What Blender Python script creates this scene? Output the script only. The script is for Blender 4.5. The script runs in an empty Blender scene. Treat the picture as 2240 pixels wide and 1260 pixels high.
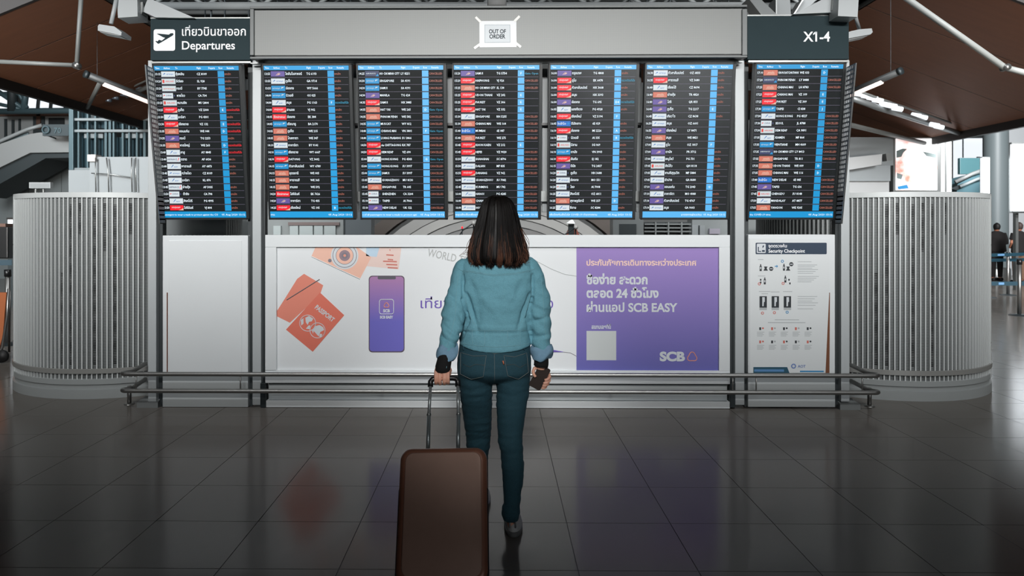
import bpy, bmesh, math, random
from mathutils import Vector, Matrix, noise
from mathutils.bvhtree import BVHTree
random.seed(7)
S = bpy.context.scene
COL = S.collection
# ---------------------------------------------------------------- camera
F = 1620.0; PX = 1066.0; PY = 500.0; H0 = 1.5
PSI = math.atan(19.36 / F)
CS, SN = math.cos(PSI), math.sin(PSI)
cd = bpy.data.cameras.new('camera'); cam = bpy.data.objects.new('camera', cd); COL.objects.link(cam)
cam.location = (0, 0, H0); cam.rotation_euler = (math.pi / 2, 0, PSI)
cd.sensor_fit = 'HORIZONTAL'; cd.sensor_width = 36; cd.lens = F / 2240 * 36
cd.shift_x = (1120 - PX) / 2240; cd.shift_y = -(630 - PY) / 2240
cd.clip_end = 300
cd.dof.use_dof = True; cd.dof.focus_distance = 4.6; cd.dof.aperture_fstop = 4.0
S.camera = cam
# ---------------------------------------------------------------- world, exposure, large lights
S.view_settings.view_transform = 'Standard'; S.view_settings.look = 'None'
S.view_settings.exposure = 0.0; S.view_settings.gamma = 1.0; S.view_settings.use_curve_mapping = False
W_ = bpy.data.worlds.new('world'); S.world = W_; W_.use_nodes = True
W_.node_tree.nodes['Background'].inputs[0].default_value = (0.80, 0.90, 1.0, 1)
W_.node_tree.nodes['Background'].inputs[1].default_value = 0.06

def area(name, loc, target, sx, sy, power, color=(1, 1, 1), spread=math.pi):
    l = bpy.data.lights.new(name, 'AREA'); l.shape = 'RECTANGLE'; l.size = sx; l.size_y = sy
    l.energy = power; l.color = color; l.spread = spread
    o = bpy.data.objects.new(name, l); COL.objects.link(o); o.location = loc
    o.rotation_euler = (Vector(target) - Vector(loc)).to_track_quat('-Z', 'Y').to_euler()
    return o
# added unseen strip light, aimed high so the board darkens downwards
area('board_fill_strip', (0, -0.6, 4.3), (0, 6.2, 2.34), 22, 0.4, 222, (1.0, 0.985, 0.97), math.radians(40))
area('floor_fill_strip', (0, 1.5, 6.5), (0, 6.3, 0.0), 20, 0.5, 36, (0.97, 0.98, 1.0), math.radians(36))  # added fill light for the floor in front of the board
sl = bpy.data.lights.new('woman_fill_spot', 'SPOT'); sl.energy = 900; sl.spot_size = math.radians(19); sl.spot_blend = 1.0; sl.shadow_soft_size = .3; sl.color = (1, .99, .98)  # added spot that brightens the woman's back, no real fixture
so = bpy.data.objects.new('woman_fill_spot', sl); COL.objects.link(so); so.location = (.1, -1.6, 3.6)
so.rotation_euler = (Vector((.0, 3.6, 1.22)) - so.location).to_track_quat('-Z', 'Y').to_euler()
# added out-of-view fill lights on both sides, thrown on to the background
area('back_fill_left', (-9, 1.5, 6.5), (-10, 19, 3.2), 5, 2, 420, (0.93, 0.97, 1.0), math.radians(75))
area('back_fill_right', (9, 1.5, 6.5), (10, 19, 3.2), 5, 2, 600, (0.97, 0.98, 1.0), math.radians(75))
area('back_fill_right_far', (12.5, 13.5, 6.0), (11.5, 25, 2.6), 4, 2, 560, (0.97, 0.98, 1.0), math.radians(110))
area('back_fill_left_far', (-13.5, 13, 6.0), (-10, 24, 2.6), 4, 2, 90, (0.93, 0.97, 1.0), math.radians(110))
area('canopy_fill_left', (-8, 2, 1.2), (-8.5, 14, 6.2), 3, 1, 120, (1.0, 0.95, 0.9), math.radians(60))  # added low fill that brightens the canopy underside
area('canopy_fill_right', (9, 2, 1.2), (9.5, 14, 6.2), 3, 1, 120, (1.0, 0.95, 0.9), math.radians(60))  # same added fill for the right canopy
area('arch_fill_centre', (0, 7.6, 6.5), (0, 13, 1.4), 9, 1.5, 250, (0.97, 0.98, 1.0), math.radians(110))  # added fill that brightens the arch behind the board

# ---------------------------------------------------------------- helpers
def at(px, py, Y):
    u = (px - PX) / F
    X = Y * (u * CS - SN) / (CS + u * SN)
    dep = -X * SN + Y * CS
    return Vector((X, Y, H0 - (py - PY) / F * dep))

def srgb(r, g, b):
    f = lambda c: (c / 255) / 12.92 if c / 255 <= .04045 else ((c / 255 + .055) / 1.055) ** 2.4
    return (f(r), f(g), f(b))

MATS = {}
def mat(name, col, rough=.5, metal=0., emit=None, es=1., spec=.5, var=0., vscale=8., bump=0., bscale=60., stretch=None, trans=0.):
    if name in MATS: return MATS[name]
    m = bpy.data.materials.new(name); m.use_nodes = True
    nt = m.node_tree; b = nt.nodes['Principled BSDF']
    c = srgb(*col)
    b.inputs['Base Color'].default_value = (*c, 1)
    b.inputs['Roughness'].default_value = rough; b.inputs['Metallic'].default_value = metal
    b.inputs['Specular IOR Level'].default_value = spec
    if trans: b.inputs['Transmission Weight'].default_value = trans
    if emit is not None:
        b.inputs['Emission Color'].default_value = (*srgb(*emit), 1); b.inputs['Emission Strength'].default_value = es
    if var or bump:
        tc = nt.nodes.new('ShaderNodeTexCoord'); mp = nt.nodes.new('ShaderNodeMapping')
        nt.links.new(tc.outputs['Object'], mp.inputs[0])
        if stretch: mp.inputs['Scale'].default_value = stretch
        if var:
            n = nt.nodes.new('ShaderNodeTexNoise'); n.inputs['Scale'].default_value = vscale; n.inputs['Detail'].default_value = 5
            nt.links.new(mp.outputs[0], n.inputs[0])
            mx = nt.nodes.new('ShaderNodeMix'); mx.data_type = 'RGBA'
            mx.inputs[6].default_value = (*[x * (1 - var) for x in c], 1); mx.inputs[7].default_value = (*[min(1, x * (1 + var)) for x in c], 1)
            nt.links.new(n.outputs[0], mx.inputs[0]); nt.links.new(mx.outputs[2], b.inputs['Base Color'])
        if bump:
            n2 = nt.nodes.new('ShaderNodeTexNoise'); n2.inputs['Scale'].default_value = bscale; n2.inputs['Detail'].default_value = 4
            nt.links.new(mp.outputs[0], n2.inputs[0])
            bp = nt.nodes.new('ShaderNodeBump'); bp.inputs['Strength'].default_value = bump; bp.inputs['Distance'].default_value = .01
            nt.links.new(n2.outputs[0], bp.inputs['Height']); nt.links.new(bp.outputs[0], b.inputs['Normal'])
    MATS[name] = m
    return m

_T = {}
_tc = bpy.data.curves.new('text_source', 'FONT'); _to = bpy.data.objects.new('text_source', _tc)
COL.objects.link(_to)
def glyphs(s, off=0., res=2, shear=0.):
    k = (s, off, res, shear)
    if k not in _T:
        _tc.body = s; _tc.size = 1; _tc.offset = off; _tc.resolution_u = res; _tc.shear = shear
        _tc.fill_mode = 'FRONT'
        dg = bpy.context.evaluated_depsgraph_get(); e = _to.evaluated_get(dg); me = e.to_mesh()
        v = [(p.co.x, p.co.y) for p in me.vertices]; f = [tuple(p.vertices) for p in me.polygons]
        e.to_mesh_clear()
        # glyphs drawn as many small faces
        _T[k] = (v, f)
    return _T[k]

class MB:
    def __init__(s): s.v = []; s.f = []; s.m = []; s.mats = []; s.sm = False
    def mi(s, m):
        if m not in s.mats: s.mats.append(m)
        return s.mats.index(m)
    def add(s, vs, fs, m):
        b = len(s.v); s.v += [tuple(x) for x in vs]; i = s.mi(m)
        for f in fs: s.f.append(tuple(b + k for k in f)); s.m.append(i)
        return s
    def box(s, a, b, m):
        x0, x1 = sorted((a[0], b[0])); y0, y1 = sorted((a[1], b[1])); z0, z1 = sorted((a[2], b[2]))
        vs = [(x0,y0,z0),(x1,y0,z0),(x1,y1,z0),(x0,y1,z0),(x0,y0,z1),(x1,y0,z1),(x1,y1,z1),(x0,y1,z1)]
        return s.add(vs, [(0,3,2,1),(4,5,6,7),(0,1,5,4),(1,2,6,5),(2,3,7,6),(3,0,4,7)], m)
    def bbox(s, a, b, m, r=.004):          # box with chamfered edges
        bm = bmesh.new(); bmesh.ops.create_cube(bm, size=1)
        for v in bm.verts:
            v.co = Vector([(a[i] + b[i]) / 2 + v.co[i] * abs(b[i] - a[i]) for i in range(3)])
        bmesh.ops.bevel(bm, geom=bm.edges[:], offset=r, segments=2, affect='EDGES', profile=.5)
        s.frombm(bm, m); return s
    def frombm(s, bm, m):
        bm.verts.index_update()
        s.add([v.co for v in bm.verts], [[v.index for v in f.verts] for f in bm.faces], m); bm.free(); return s
    def pbox(s, x0, y0, x1, y1, Y, d, m, r=0):     # box given by its frontal outline at depth Y
        a = at(x0, y1, Y); b = at(x1, y0, Y)
        if Y > 8 and y1 in (540, 560, 600, 608): a.z = 0.0      # runs down to the floor
        if r: return s.bbox((a.x, Y, a.z), (b.x, Y + d, b.z), m, r)
        return s.box((a.x, Y, a.z), (b.x, Y + d, b.z), m)
    def prism(s, pts, y0, y1, m):          # pts: list of (x,z), counter-clockwise from the front
        n = len(pts); vs = [(p[0], y0, p[1]) for p in pts] + [(p[0], y1, p[1]) for p in pts]
        return s.add(vs, [tuple(range(n)), tuple(range(2*n-1, n-1, -1))] + [(i, i+n, (i+1) % n + n, (i+1) % n) for i in range(n)], m)
    def pprism(s, pts, Y, d, m):
        q = [at(x, y, Y) for x, y in pts]
        return s.prism([(p.x, p.z) for p in q], Y, Y + d, m)
    def hexa(s, q0, q1, m):                # slab between two quads
        vs = list(q0) + list(q1); n = len(q0)
        return s.add(vs, [tuple(range(n)), tuple(range(2*n-1, n-1, -1))] + [(i, i+n, (i+1) % n + n, (i+1) % n) for i in range(n)], m)
    def tube(s, pts, r, m, n=12, caps=True, closed=False):
        pts = [Vector(p) for p in pts]; k = len(pts)
        rr = r if isinstance(r, (list, tuple)) else [r] * k
        up = None; rings = []
        for i in range(k):
            if closed: d = pts[(i+1) % k] - pts[i-1]
            else: d = pts[min(i+1, k-1)] - pts[max(i-1, 0)]
            d.normalize()
            if up is None:
                up = Vector((0, 0, 1)) if abs(d.z) < .9 else Vector((0, 1, 0))
            sd = d.cross(up).normalized(); up = sd.cross(d).normalized()
            rings.append([pts[i] + (sd * math.cos(2*math.pi*j/n) + up * math.sin(2*math.pi*j/n)) * rr[i] for j in range(n)])
        vs = [v for rg in rings for v in rg]; fs = []
        for i in range(k if closed else k - 1):
            a = i * n; b = ((i + 1) % k) * n
            for j in range(n): fs.append((a + j, a + (j+1) % n, b + (j+1) % n, b + j))
        if caps and not closed: fs += [tuple(range(n-1, -1, -1)), tuple((k-1)*n + j for j in range(n))]
        return s.add(vs, fs, m)
    def lathe(s, prof, m, n=48, c=(0, 0, 0), a0=0., a1=2*math.pi):   # profile (r,z)
        full = abs(a1 - a0 - 2*math.pi) < 1e-6; nn = n if full else n + 1; vs = []; fs = []
        for i in range(nn):
            a = a0 + (a1 - a0) * i / n
            for r, z in prof: vs.append((c[0] + r*math.cos(a), c[1] + r*math.sin(a), c[2] + z))
        k = len(prof)
        for i in range(n):
            a = i * k; b = ((i + 1) % nn) * k
            for j in range(k - 1): fs.append((a+j, b+j, b+j+1, a+j+1))
        return s.add(vs, fs, m)
    def text(s, t, o, ux, uz, size, m, align='L', off=0., res=2, sx=1., shear=0., fit=None):
        v, f = glyphs(t, off, res, shear)
        if not v: return s
        x0 = min(p[0] for p in v); x1 = max(p[0] for p in v)
        if fit: sx = fit / ((x1 - x0) * size)
        d = {'L': x0, 'C': (x0 + x1) / 2, 'R': x1}[align]
        o = Vector(o); ux = Vector(ux); uz = Vector(uz)
        return s.add([o + ux * ((p[0] - d) * size * sx) + uz * (p[1] * size) for p in v], f, m)
    def build(s, name, parent=None, smooth=False, loc=None):
        me = bpy.data.meshes.new(name)
        vs = s.v
        if loc is not None: vs = [(x - loc[0], y - loc[1], z - loc[2]) for x, y, z in s.v]
        me.from_pydata(vs, [], s.f)
        for m in s.mats: me.materials.append(m)
        me.polygons.foreach_set('material_index', s.m)
        if smooth: me.polygons.foreach_set('use_smooth', [True] * len(me.polygons))
        me.update()
        o = bpy.data.objects.new(name, me); COL.objects.link(o)
        if loc is not None: o.location = loc
        if parent is not None:
            o.parent = parent
        return o
def inst(src, parent=None, loc=None, rz=None):
    o = src.copy(); COL.objects.link(o)
    if parent is not None: o.parent = parent
    if loc is not None: o.location = loc
    if rz is not None: o.rotation_euler = (0, 0, rz)
    return o
def tag(o, label=None, cat=None, group=None, kind=None):
    if label: o['label'] = label
    if cat: o['category'] = cat
    if group: o['group'] = group
    if kind: o['kind'] = kind
    return o
def thing(name, label, cat, loc=(0, 0, 0), group=None):
    e = bpy.data.objects.new(name, None); COL.objects.link(e); e.location = loc; e.empty_display_size = .1
    return tag(e, label, cat, group)
def part(mb, name, root, smooth=False):     # mesh given in world coordinates, root unrotated
    o = mb.build(name, None, smooth); o.parent = root
    o.location = -Vector(root.location); return o
def subpart(mb, name, par, smooth=False):   # parent is itself a part built by part()
    o = mb.build(name, None, smooth); o.parent = par; o.location = (0, 0, 0); return o
def smooth_by_angle(o, ang=40):
    me = o.data; me.polygons.foreach_set('use_smooth', [True] * len(me.polygons))
    try: me.set_sharp_from_angle(angle=math.radians(ang))
    except Exception: pass
    return o

# ---------------------------------------------------------------- materials
white_metal = mat('white_powder_coat', (184, 190, 192), .38, var=.04, vscale=3)
panel_white = mat('panel_white', (224, 229, 231), .33, var=.03, vscale=2)
alu = mat('brushed_aluminium', (150, 153, 152), .32, .85, var=.06, vscale=30, stretch=(1, 1, 20))
steel = mat('stainless_steel', (150, 150, 148), .36, .9)
dark_metal = mat('dark_metal', (44, 52, 55), .45, .3)
dark_channel = mat('dark_channel', (52, 58, 60), .5)
black_plastic = mat('black_plastic', (20, 21, 22), .35)
black_rubber = mat('black_rubber', (14, 14, 15), .6)
sign_grey = mat('sign_grey', (46, 60, 64), .75, spec=.15, var=.05)
sign_white = mat('sign_white', (235, 238, 240), .4, emit=(235, 238, 240), es=.12)
bezel_m = mat('display_bezel', (42, 45, 46), .35)
# ---------------------------------------------------------------- floor
grout = mat('floor_grout', (38, 36, 34), .6)
tile_m = mat('polished_floor_tile', (112, 108, 103), .16, spec=.06, var=.05, vscale=1.3, bump=.015, bscale=3)
T0 = .526; gx0 = -.167; gy0 = 4.305
fl = MB().box((-22, -9, -.06), (22, 46, -.004), grout).build('floor'); tag(fl, kind='structure')
tb = MB().box((.002, .002, -.004), (T0 - .002, T0 - .002, 0), tile_m)
tb.f.pop(0); tb.m.pop(0)
tsrc = None; cnt = 0
rest = MB()
cells = []
for j in range(-24, 78):
    for i in range(-40, 41):
        x = gx0 + i * T0; y = gy0 + j * T0
        if x < -21.5 or x > 21 or y < -8.5 or y > 44: continue
        cx, cy = x + T0/2, y + T0/2
        vis = cy > 2.9 and abs((cx / max(cy, .1))) < .74 and not (cy > 6.6 and abs(cx) < cy * .45)
        cells.append(((0 if vis else 1), cy + (0 if vis else 50), i, j, x, y))
cells.sort()
for n_, c in enumerate(cells):
    x, y = c[4], c[5]
    if n_ < 290 and c[0] == 0:
        if tsrc is None:
            tsrc = tb.build('tile', fl); tsrc.location = (x, y, 0)
        else:
            inst(tsrc, fl, (x, y, 0))
    else:
        rest.add([(x+.002, y+.002, 0), (x+T0-.002, y+.002, 0), (x+T0-.002, y+T0-.002, 0), (x+.002, y+T0-.002, 0)], [(0, 1, 2, 3)], tile_m)
tag(rest.build('tile_field', fl), kind='stuff')

# ---------------------------------------------------------------- display stand frame
BY = 6.2
st = thing('display_stand', 'white and dark metal frame carrying the departure screens, four tall posts', 'stand', (0, BY, 0))
for x0, x1 in ((323.5, 341.5), (552, 571), (1608, 1628.5), (1840, 1858.5)):
    part(MB().pbox(x0, 132, x1, 886 if 400 < x0 < 1700 else 879, BY - .02, .10, white_metal, .004), 'post', st)
for x0, x1, yb in ((341.5, 356, 890), (542.5, 552, 890), (571, 580, 891), (1597, 1608, 891), (1628.5, 1637, 890), (1827, 1840, 890)):
    part(MB().pbox(x0, 140, x1, yb, BY + .03, .07, dark_channel), 'post_channel', st)
for x0, x1 in ((304, 350), (1833, 1877)):
    f = MB(); a = at(x0, 893, BY); b = at(x1, 878, BY)
    f.add([(a.x, BY-.04, 0), (b.x, BY-.04, 0), (b.x, BY+.16, 0), (a.x, BY+.16, 0), (a.x, BY-.04, .045), (b.x, BY-.04, .045), (b.x-.03, BY+.14, .085), (a.x+.03, BY+.14, .085)],
          [(0,3,2,1),(4,5,6,7),(0,1,5,4),(1,2,6,5),(2,3,7,6),(3,0,4,7)], mat('foot_grey', (120, 124, 124), .5))
    part(f, 'foot_plate', st)
for x in (575, 1603):
    part(MB().pbox(x-6, 838, x+6, 892, BY - .03, .08, dark_metal, .004), 'foot_bracket', st)
# top rail and black shadow gap carrier
part(MB().pbox(548, 134.5, 1625, 139, BY - .10, .05, alu), 'top_rail', st)
part(MB().pbox(330, 134, 548, 138, BY - .06, .05, alu), 'top_rail', st)
part(MB().pbox(1637, 131, 1857, 136, BY - .06, .05, alu), 'top_rail', st)
part(MB().pbox(330, 126, 1857, 134.5, BY + .0, .06, black_plastic), 'sign_carrier', st)
# mullions in the gaps between the screens
for x0, x1 in ((772, 784), (978.5, 991), (1186, 1198), (1392, 1403)):
    part(MB().pbox(x0, 150, x1, 464, BY + .16, .05, white_metal, .003), 'mullion', st)
for x0, x1 in ((529, 548), (1637, 1652)):
    part(MB().pbox(x0, 173, x1, 196, BY + .10, .04, white_metal), 'junction_plate', st)
part(MB().pbox(582, 268, 1600, 275, BY + .10, .04, black_plastic), 'crossbar', st)
part(MB().pbox(582, 418, 1600, 441, BY + .11, .04, alu), 'crossbar', st)
part(MB().pbox(342, 240, 548, 262, BY + .13, .04, alu), 'crossbar', st)
part(MB().pbox(1637, 240, 1840, 262, BY + .13, .04, alu), 'crossbar', st)

# perforated side cheeks
cheek_m = mat('cheek_grey', (168, 172, 172), .5)
def cheek(side):
    X = -2.785 if side < 0 else 2.825
    zt, zb = 2.80, 1.54
    def P(s, t):   # s 0 back .. 1 near, t 0 top .. 1 bottom
        yb = 6.0 + .2 * t; yn = 5.845 + .245 * t
        return yb + (yn - yb) * s, zt + (zb - zt) * t
    m = MB(); nC, nR = 5, 34
    cs = [i / nC for i in range(nC + 1)]
    hole = .66
    th = .003
    def quad(s0, s1, t0, t1):
        q = [P(s0, t0), P(s1, t0), P(s1, t1), P(s0, t1)]
        m.hexa([(X - th, y, z) for y, z in q], [(X + th, y, z) for y, z in q], cheek_m)
    for i in range(nC + 1):
        c = (i + .5) / (nC + 1) if False else i / nC
        w = .5 * (1 - hole) / nC * (1.6 if i in (0, nC) else 1)
        quad(max(0, c - w), min(1, c + w), 0, 1)
    for j in range(nR + 1):
        c = j / nR; w = .5 * (1 - hole) / nR
        quad(0, 1, max(0, c - w), min(1, c + w))
    quad(0, 1, .80, 1)
    o = part(m, 'perforated_plate', chk)
    e = MB(); e.tube([(X, P(1, 0)[0], zt), (X, P(1, 1)[0], zb)], .007, alu, 8); part(e, 'edge_profile', chk)
chk = thing('side_cheek', 'perforated metal side plate beside the Departures sign screen column', 'panel', (-2.785, 6.0, 1.54)); cheek(-1)
chk = thing('side_cheek', 'perforated metal side plate below the X1-4 sign', 'panel', (2.825, 6.0, 1.54)); cheek(1)

# ---------------------------------------------------------------- signs above
def px_axes(Y):
    return Vector((1, 0, 0)), Vector((0, 0, 1)), Y / F
sg = thing('departures_sign', 'dark grey Departures sign with white plane pictogram and Thai lettering', 'sign', at(438, 132, BY - .08))
part(MB().pbox(329, 40, 547, 132, BY - .08, .10, sign_grey, .003), 'sign_board', sg)
part(MB().pbox(329, 37.5, 547, 41, BY - .07, .09, alu), 'edge_trim', sg)
YS = BY - .083; k = YS / F
m = MB()
m.text('เที่ยวบินขาออก', at(398, 78, YS), (1,0,0), (0,0,1), 26*k, sign_white, fit=141*k, res=6, off=.012)
part(m, 'text_line', sg); m = MB()
m.text('Departures', at(398, 108, YS), (1,0,0), (0,0,1), 26*k, sign_white, fit=117*k, res=6, off=.012)
part(m, 'text_line', sg)
def rrect(x0, y0, x1, y1, r, n=5):
    pts = []
    for cx, cy, a0 in ((x1-r, y1-r, 0), (x0+r, y1-r, 90), (x0+r, y0+r, 180), (x1-r, y0+r, 270)):
        for i in range(n + 1):
            a = math.radians(a0 + 90 * i / n); pts.append((cx + r*math.cos(a), cy + r*math.sin(a)))
    return pts
m = MB(); q = [at(x, y, YS) for x, y in rrect(336, 64, 383, 111, 5)]
m.prism([(p.x, p.z) for p in q][::-1], YS, YS + .002, sign_white)
pic = part(m, 'pictogram_plate', sg)
m = MB()
for poly in ([(344, 91), (348, 87), (354, 89), (373, 73), (378, 72.5), (379.5, 75), (377, 78), (350, 94), (346, 96), (340, 90.5), (342, 89)],
             [(343, 74), (346, 73.5), (371, 76), (362, 83), (356, 81)],
             ):
    q = [at(x, y, YS - .002) for x, y in poly]; m.prism([(p.x, p.z) for p in q][::-1], YS - .003, YS, sign_grey)
subpart(m, 'plane_symbol', pic)

sg = thing('gate_sign', 'dark grey overhead sign reading X1-4 at the right end of the board', 'sign', at(1747, 130, BY - .08))
part(MB().pbox(1635, 34, 1857, 130, BY - .08, .10, sign_grey, .003), 'sign_board', sg)
part(MB().pbox(1635, 31.5, 1857, 35, BY - .07, .09, alu), 'edge_trim', sg)
m = MB(); m.text('X1-4', at(1757, 90.5, YS), (1,0,0), (0,0,1), 30*k, sign_white, fit=58*k, off=.02, res=6)
m.pprism([(1778.8, 76.5), (1778.8, 73.2), (1783, 69.3), (1786, 69.3), (1786, 72.5)], YS, .002, sign_white)
part(m, 'lettering', sg)

# LED banner (switched off)
led = bpy.data.materials.new('led_matrix_off'); led.use_nodes = True
nt = led.node_tree; b = nt.nodes['Principled BSDF']; b.inputs['Roughness'].default_value = .5; b.inputs['Metallic'].default_value = .2
tc = nt.nodes.new('ShaderNodeTexCoord'); mp = nt.nodes.new('ShaderNodeMapping'); mp.inputs['Scale'].default_value = (130, 130, 130)
ck = nt.nodes.new('ShaderNodeTexVoronoi'); ck.inputs['Scale'].default_value = 1.0; ck.inputs['Randomness'].default_value = 0
rp = nt.nodes.new('ShaderNodeValToRGB'); rp.color_ramp.elements[0].color = (*srgb(156, 157, 154), 1); rp.color_ramp.elements[1].color = (*srgb(120, 123, 122), 1)
rp.color_ramp.elements[0].position = .25; rp.color_ramp.elements[1].position = .6
nt.links.new(tc.outputs['Object'], mp.inputs[0]); nt.links.new(mp.outputs[0], ck.inputs[0]); nt.links.new(ck.outputs[0], rp.inputs[0]); nt.links.new(rp.outputs[0], b.inputs['Base Color'])
YB = BY - .20
bn = thing('led_banner', 'long switched-off grey matrix display across the top of the board', 'display', at(1090, 127, YB))
part(MB().pbox(548, 12, 1633, 126, YB, .16, mat('banner_case', (60, 63, 64), .5), .004), 'case', bn)
fr = MB(); bfm = mat('banner_frame', (112, 116, 116), .5, .1)
fr.pbox(546.5, 10, 1635, 19, YB - .035, .05, bfm, .004); fr.pbox(546.5, 121, 1635, 128.5, YB - .035, .05, bfm, .004)
fr.pbox(546.5, 19.2, 555, 120.8, YB - .0351, .05, bfm, .004); fr.pbox(1624, 19.2, 1635, 120.8, YB - .0351, .05, bfm, .004)
part(fr, 'frame', bn)
part(MB().pbox(555, 19, 1624, 121, YB - .012, .02, led), 'led_matrix', bn)
YP = YB - .0145
nt_ = thing('paper_notice', 'white paper notice reading OUT OF ORDER taped to the grey banner', 'notice', at(1090, 103, YP))
paper = mat('paper', (240, 243, 245), .6); ink = mat('notice_ink', (30, 48, 58), .6)
m = MB(); m.pprism([(1049, 103.5), (1130, 103), (1129.5, 45.5), (1048.5, 46)], YP, .0015, paper); part(m, 'sheet', nt_)
m = MB(); m.pprism([(1060, 93.5), (1116.5, 93), (1116, 54), (1060, 54)], YP - .001, .001, mat('notice_line', (150, 163, 170), .6))
m.pprism([(1060.8, 92.7), (1115.7, 92.2), (1115.2, 54.8), (1060.8, 54.8)], YP - .0016, .001, mat('notice_field', (216, 222, 226), .6)); part(m, 'printed_field', nt_)
kp = YP / F; m = MB()
m.text('OUT OF', at(1088, 73, YP - .002), (1,0,0), (0,0,1), 12.5*kp, ink, 'C', .03, 4, fit=37*kp)
part(m, 'text_line', nt_); m = MB()
m.text('ORDER', at(1088, 84, YP - .002), (1,0,0), (0,0,1), 12.5*kp, ink, 'C', .03, 4, fit=35*kp)
part(m, 'text_line', nt_)
tape = mat('adhesive_tape', (205, 205, 200), .3)
for x, y, a in ((1046, 43, 135), (1131, 41, 45), (1044, 101, 215), (1133, 98, -38)):
    c = at(x, y, YP - .001); m = MB(); ca, sa = math.cos(math.radians(a)), math.sin(math.radians(a))
    L, w = 8*kp, 2.6*kp
    m.prism([(c.x + ca*u*L - sa*v*w, c.z + sa*u*L + ca*v*w) for u, v in ((-1,-1),(1,-1),(1,1),(-1,1))], YP - .0025, YP - .0018, tape)
    part(m, 'tape_strip', nt_)
# ---------------------------------------------------------------- flight screens
def em(name, c, s=1.): return mat(name, (8, 8, 8), .4, emit=c, es=s)
scr = mat('screen_glass', (14, 16, 17), .20, emit=(34, 37, 38), es=.75, spec=.6)
t_white = em('screen_text_white', (228, 240, 248), 1.25); t_line = em('screen_rule', (105, 100, 120))
blueA = em('screen_blue', (16, 152, 214)); blue_glare = em('screen_blue_glare', (92, 186, 246)); blue_half_glare = em('screen_blue_half_glare', (28, 160, 224))  # lighter blues have the glare on the inner screens painted in
t_orange = em('screen_text_orange', (176, 104, 88)); t_teal = em('screen_text_teal', (30, 150, 185)); t_red = em('screen_text_red', (250, 30, 45))
lg = {'W': em('logo_white', (216, 226, 232)), 'R': em('logo_red', (248, 32, 48)), 'O': em('logo_orange', (212, 120, 100)),
      'P': em('logo_purple', (104, 88, 160)), 'B': em('logo_blue', (18, 146, 208)), 'N': em('logo_navy', (52, 62, 100)),
      'I': em('logo_indigo', (26, 108, 200)), 'L': em('logo_pale', (206, 218, 222))}
mk_blue = em('logo_mark_blue', (60, 120, 190)); mk_red = em('logo_mark_red', (225, 70, 60)); mk_gold = em('logo_mark_gold', (230, 190, 170))
X_ = 'ยกเลิก'; C_ = 'CANCELLED'; G_ = 'Gate Open'; TT = 'ตรวจบัตรที่นั่ง'
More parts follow.
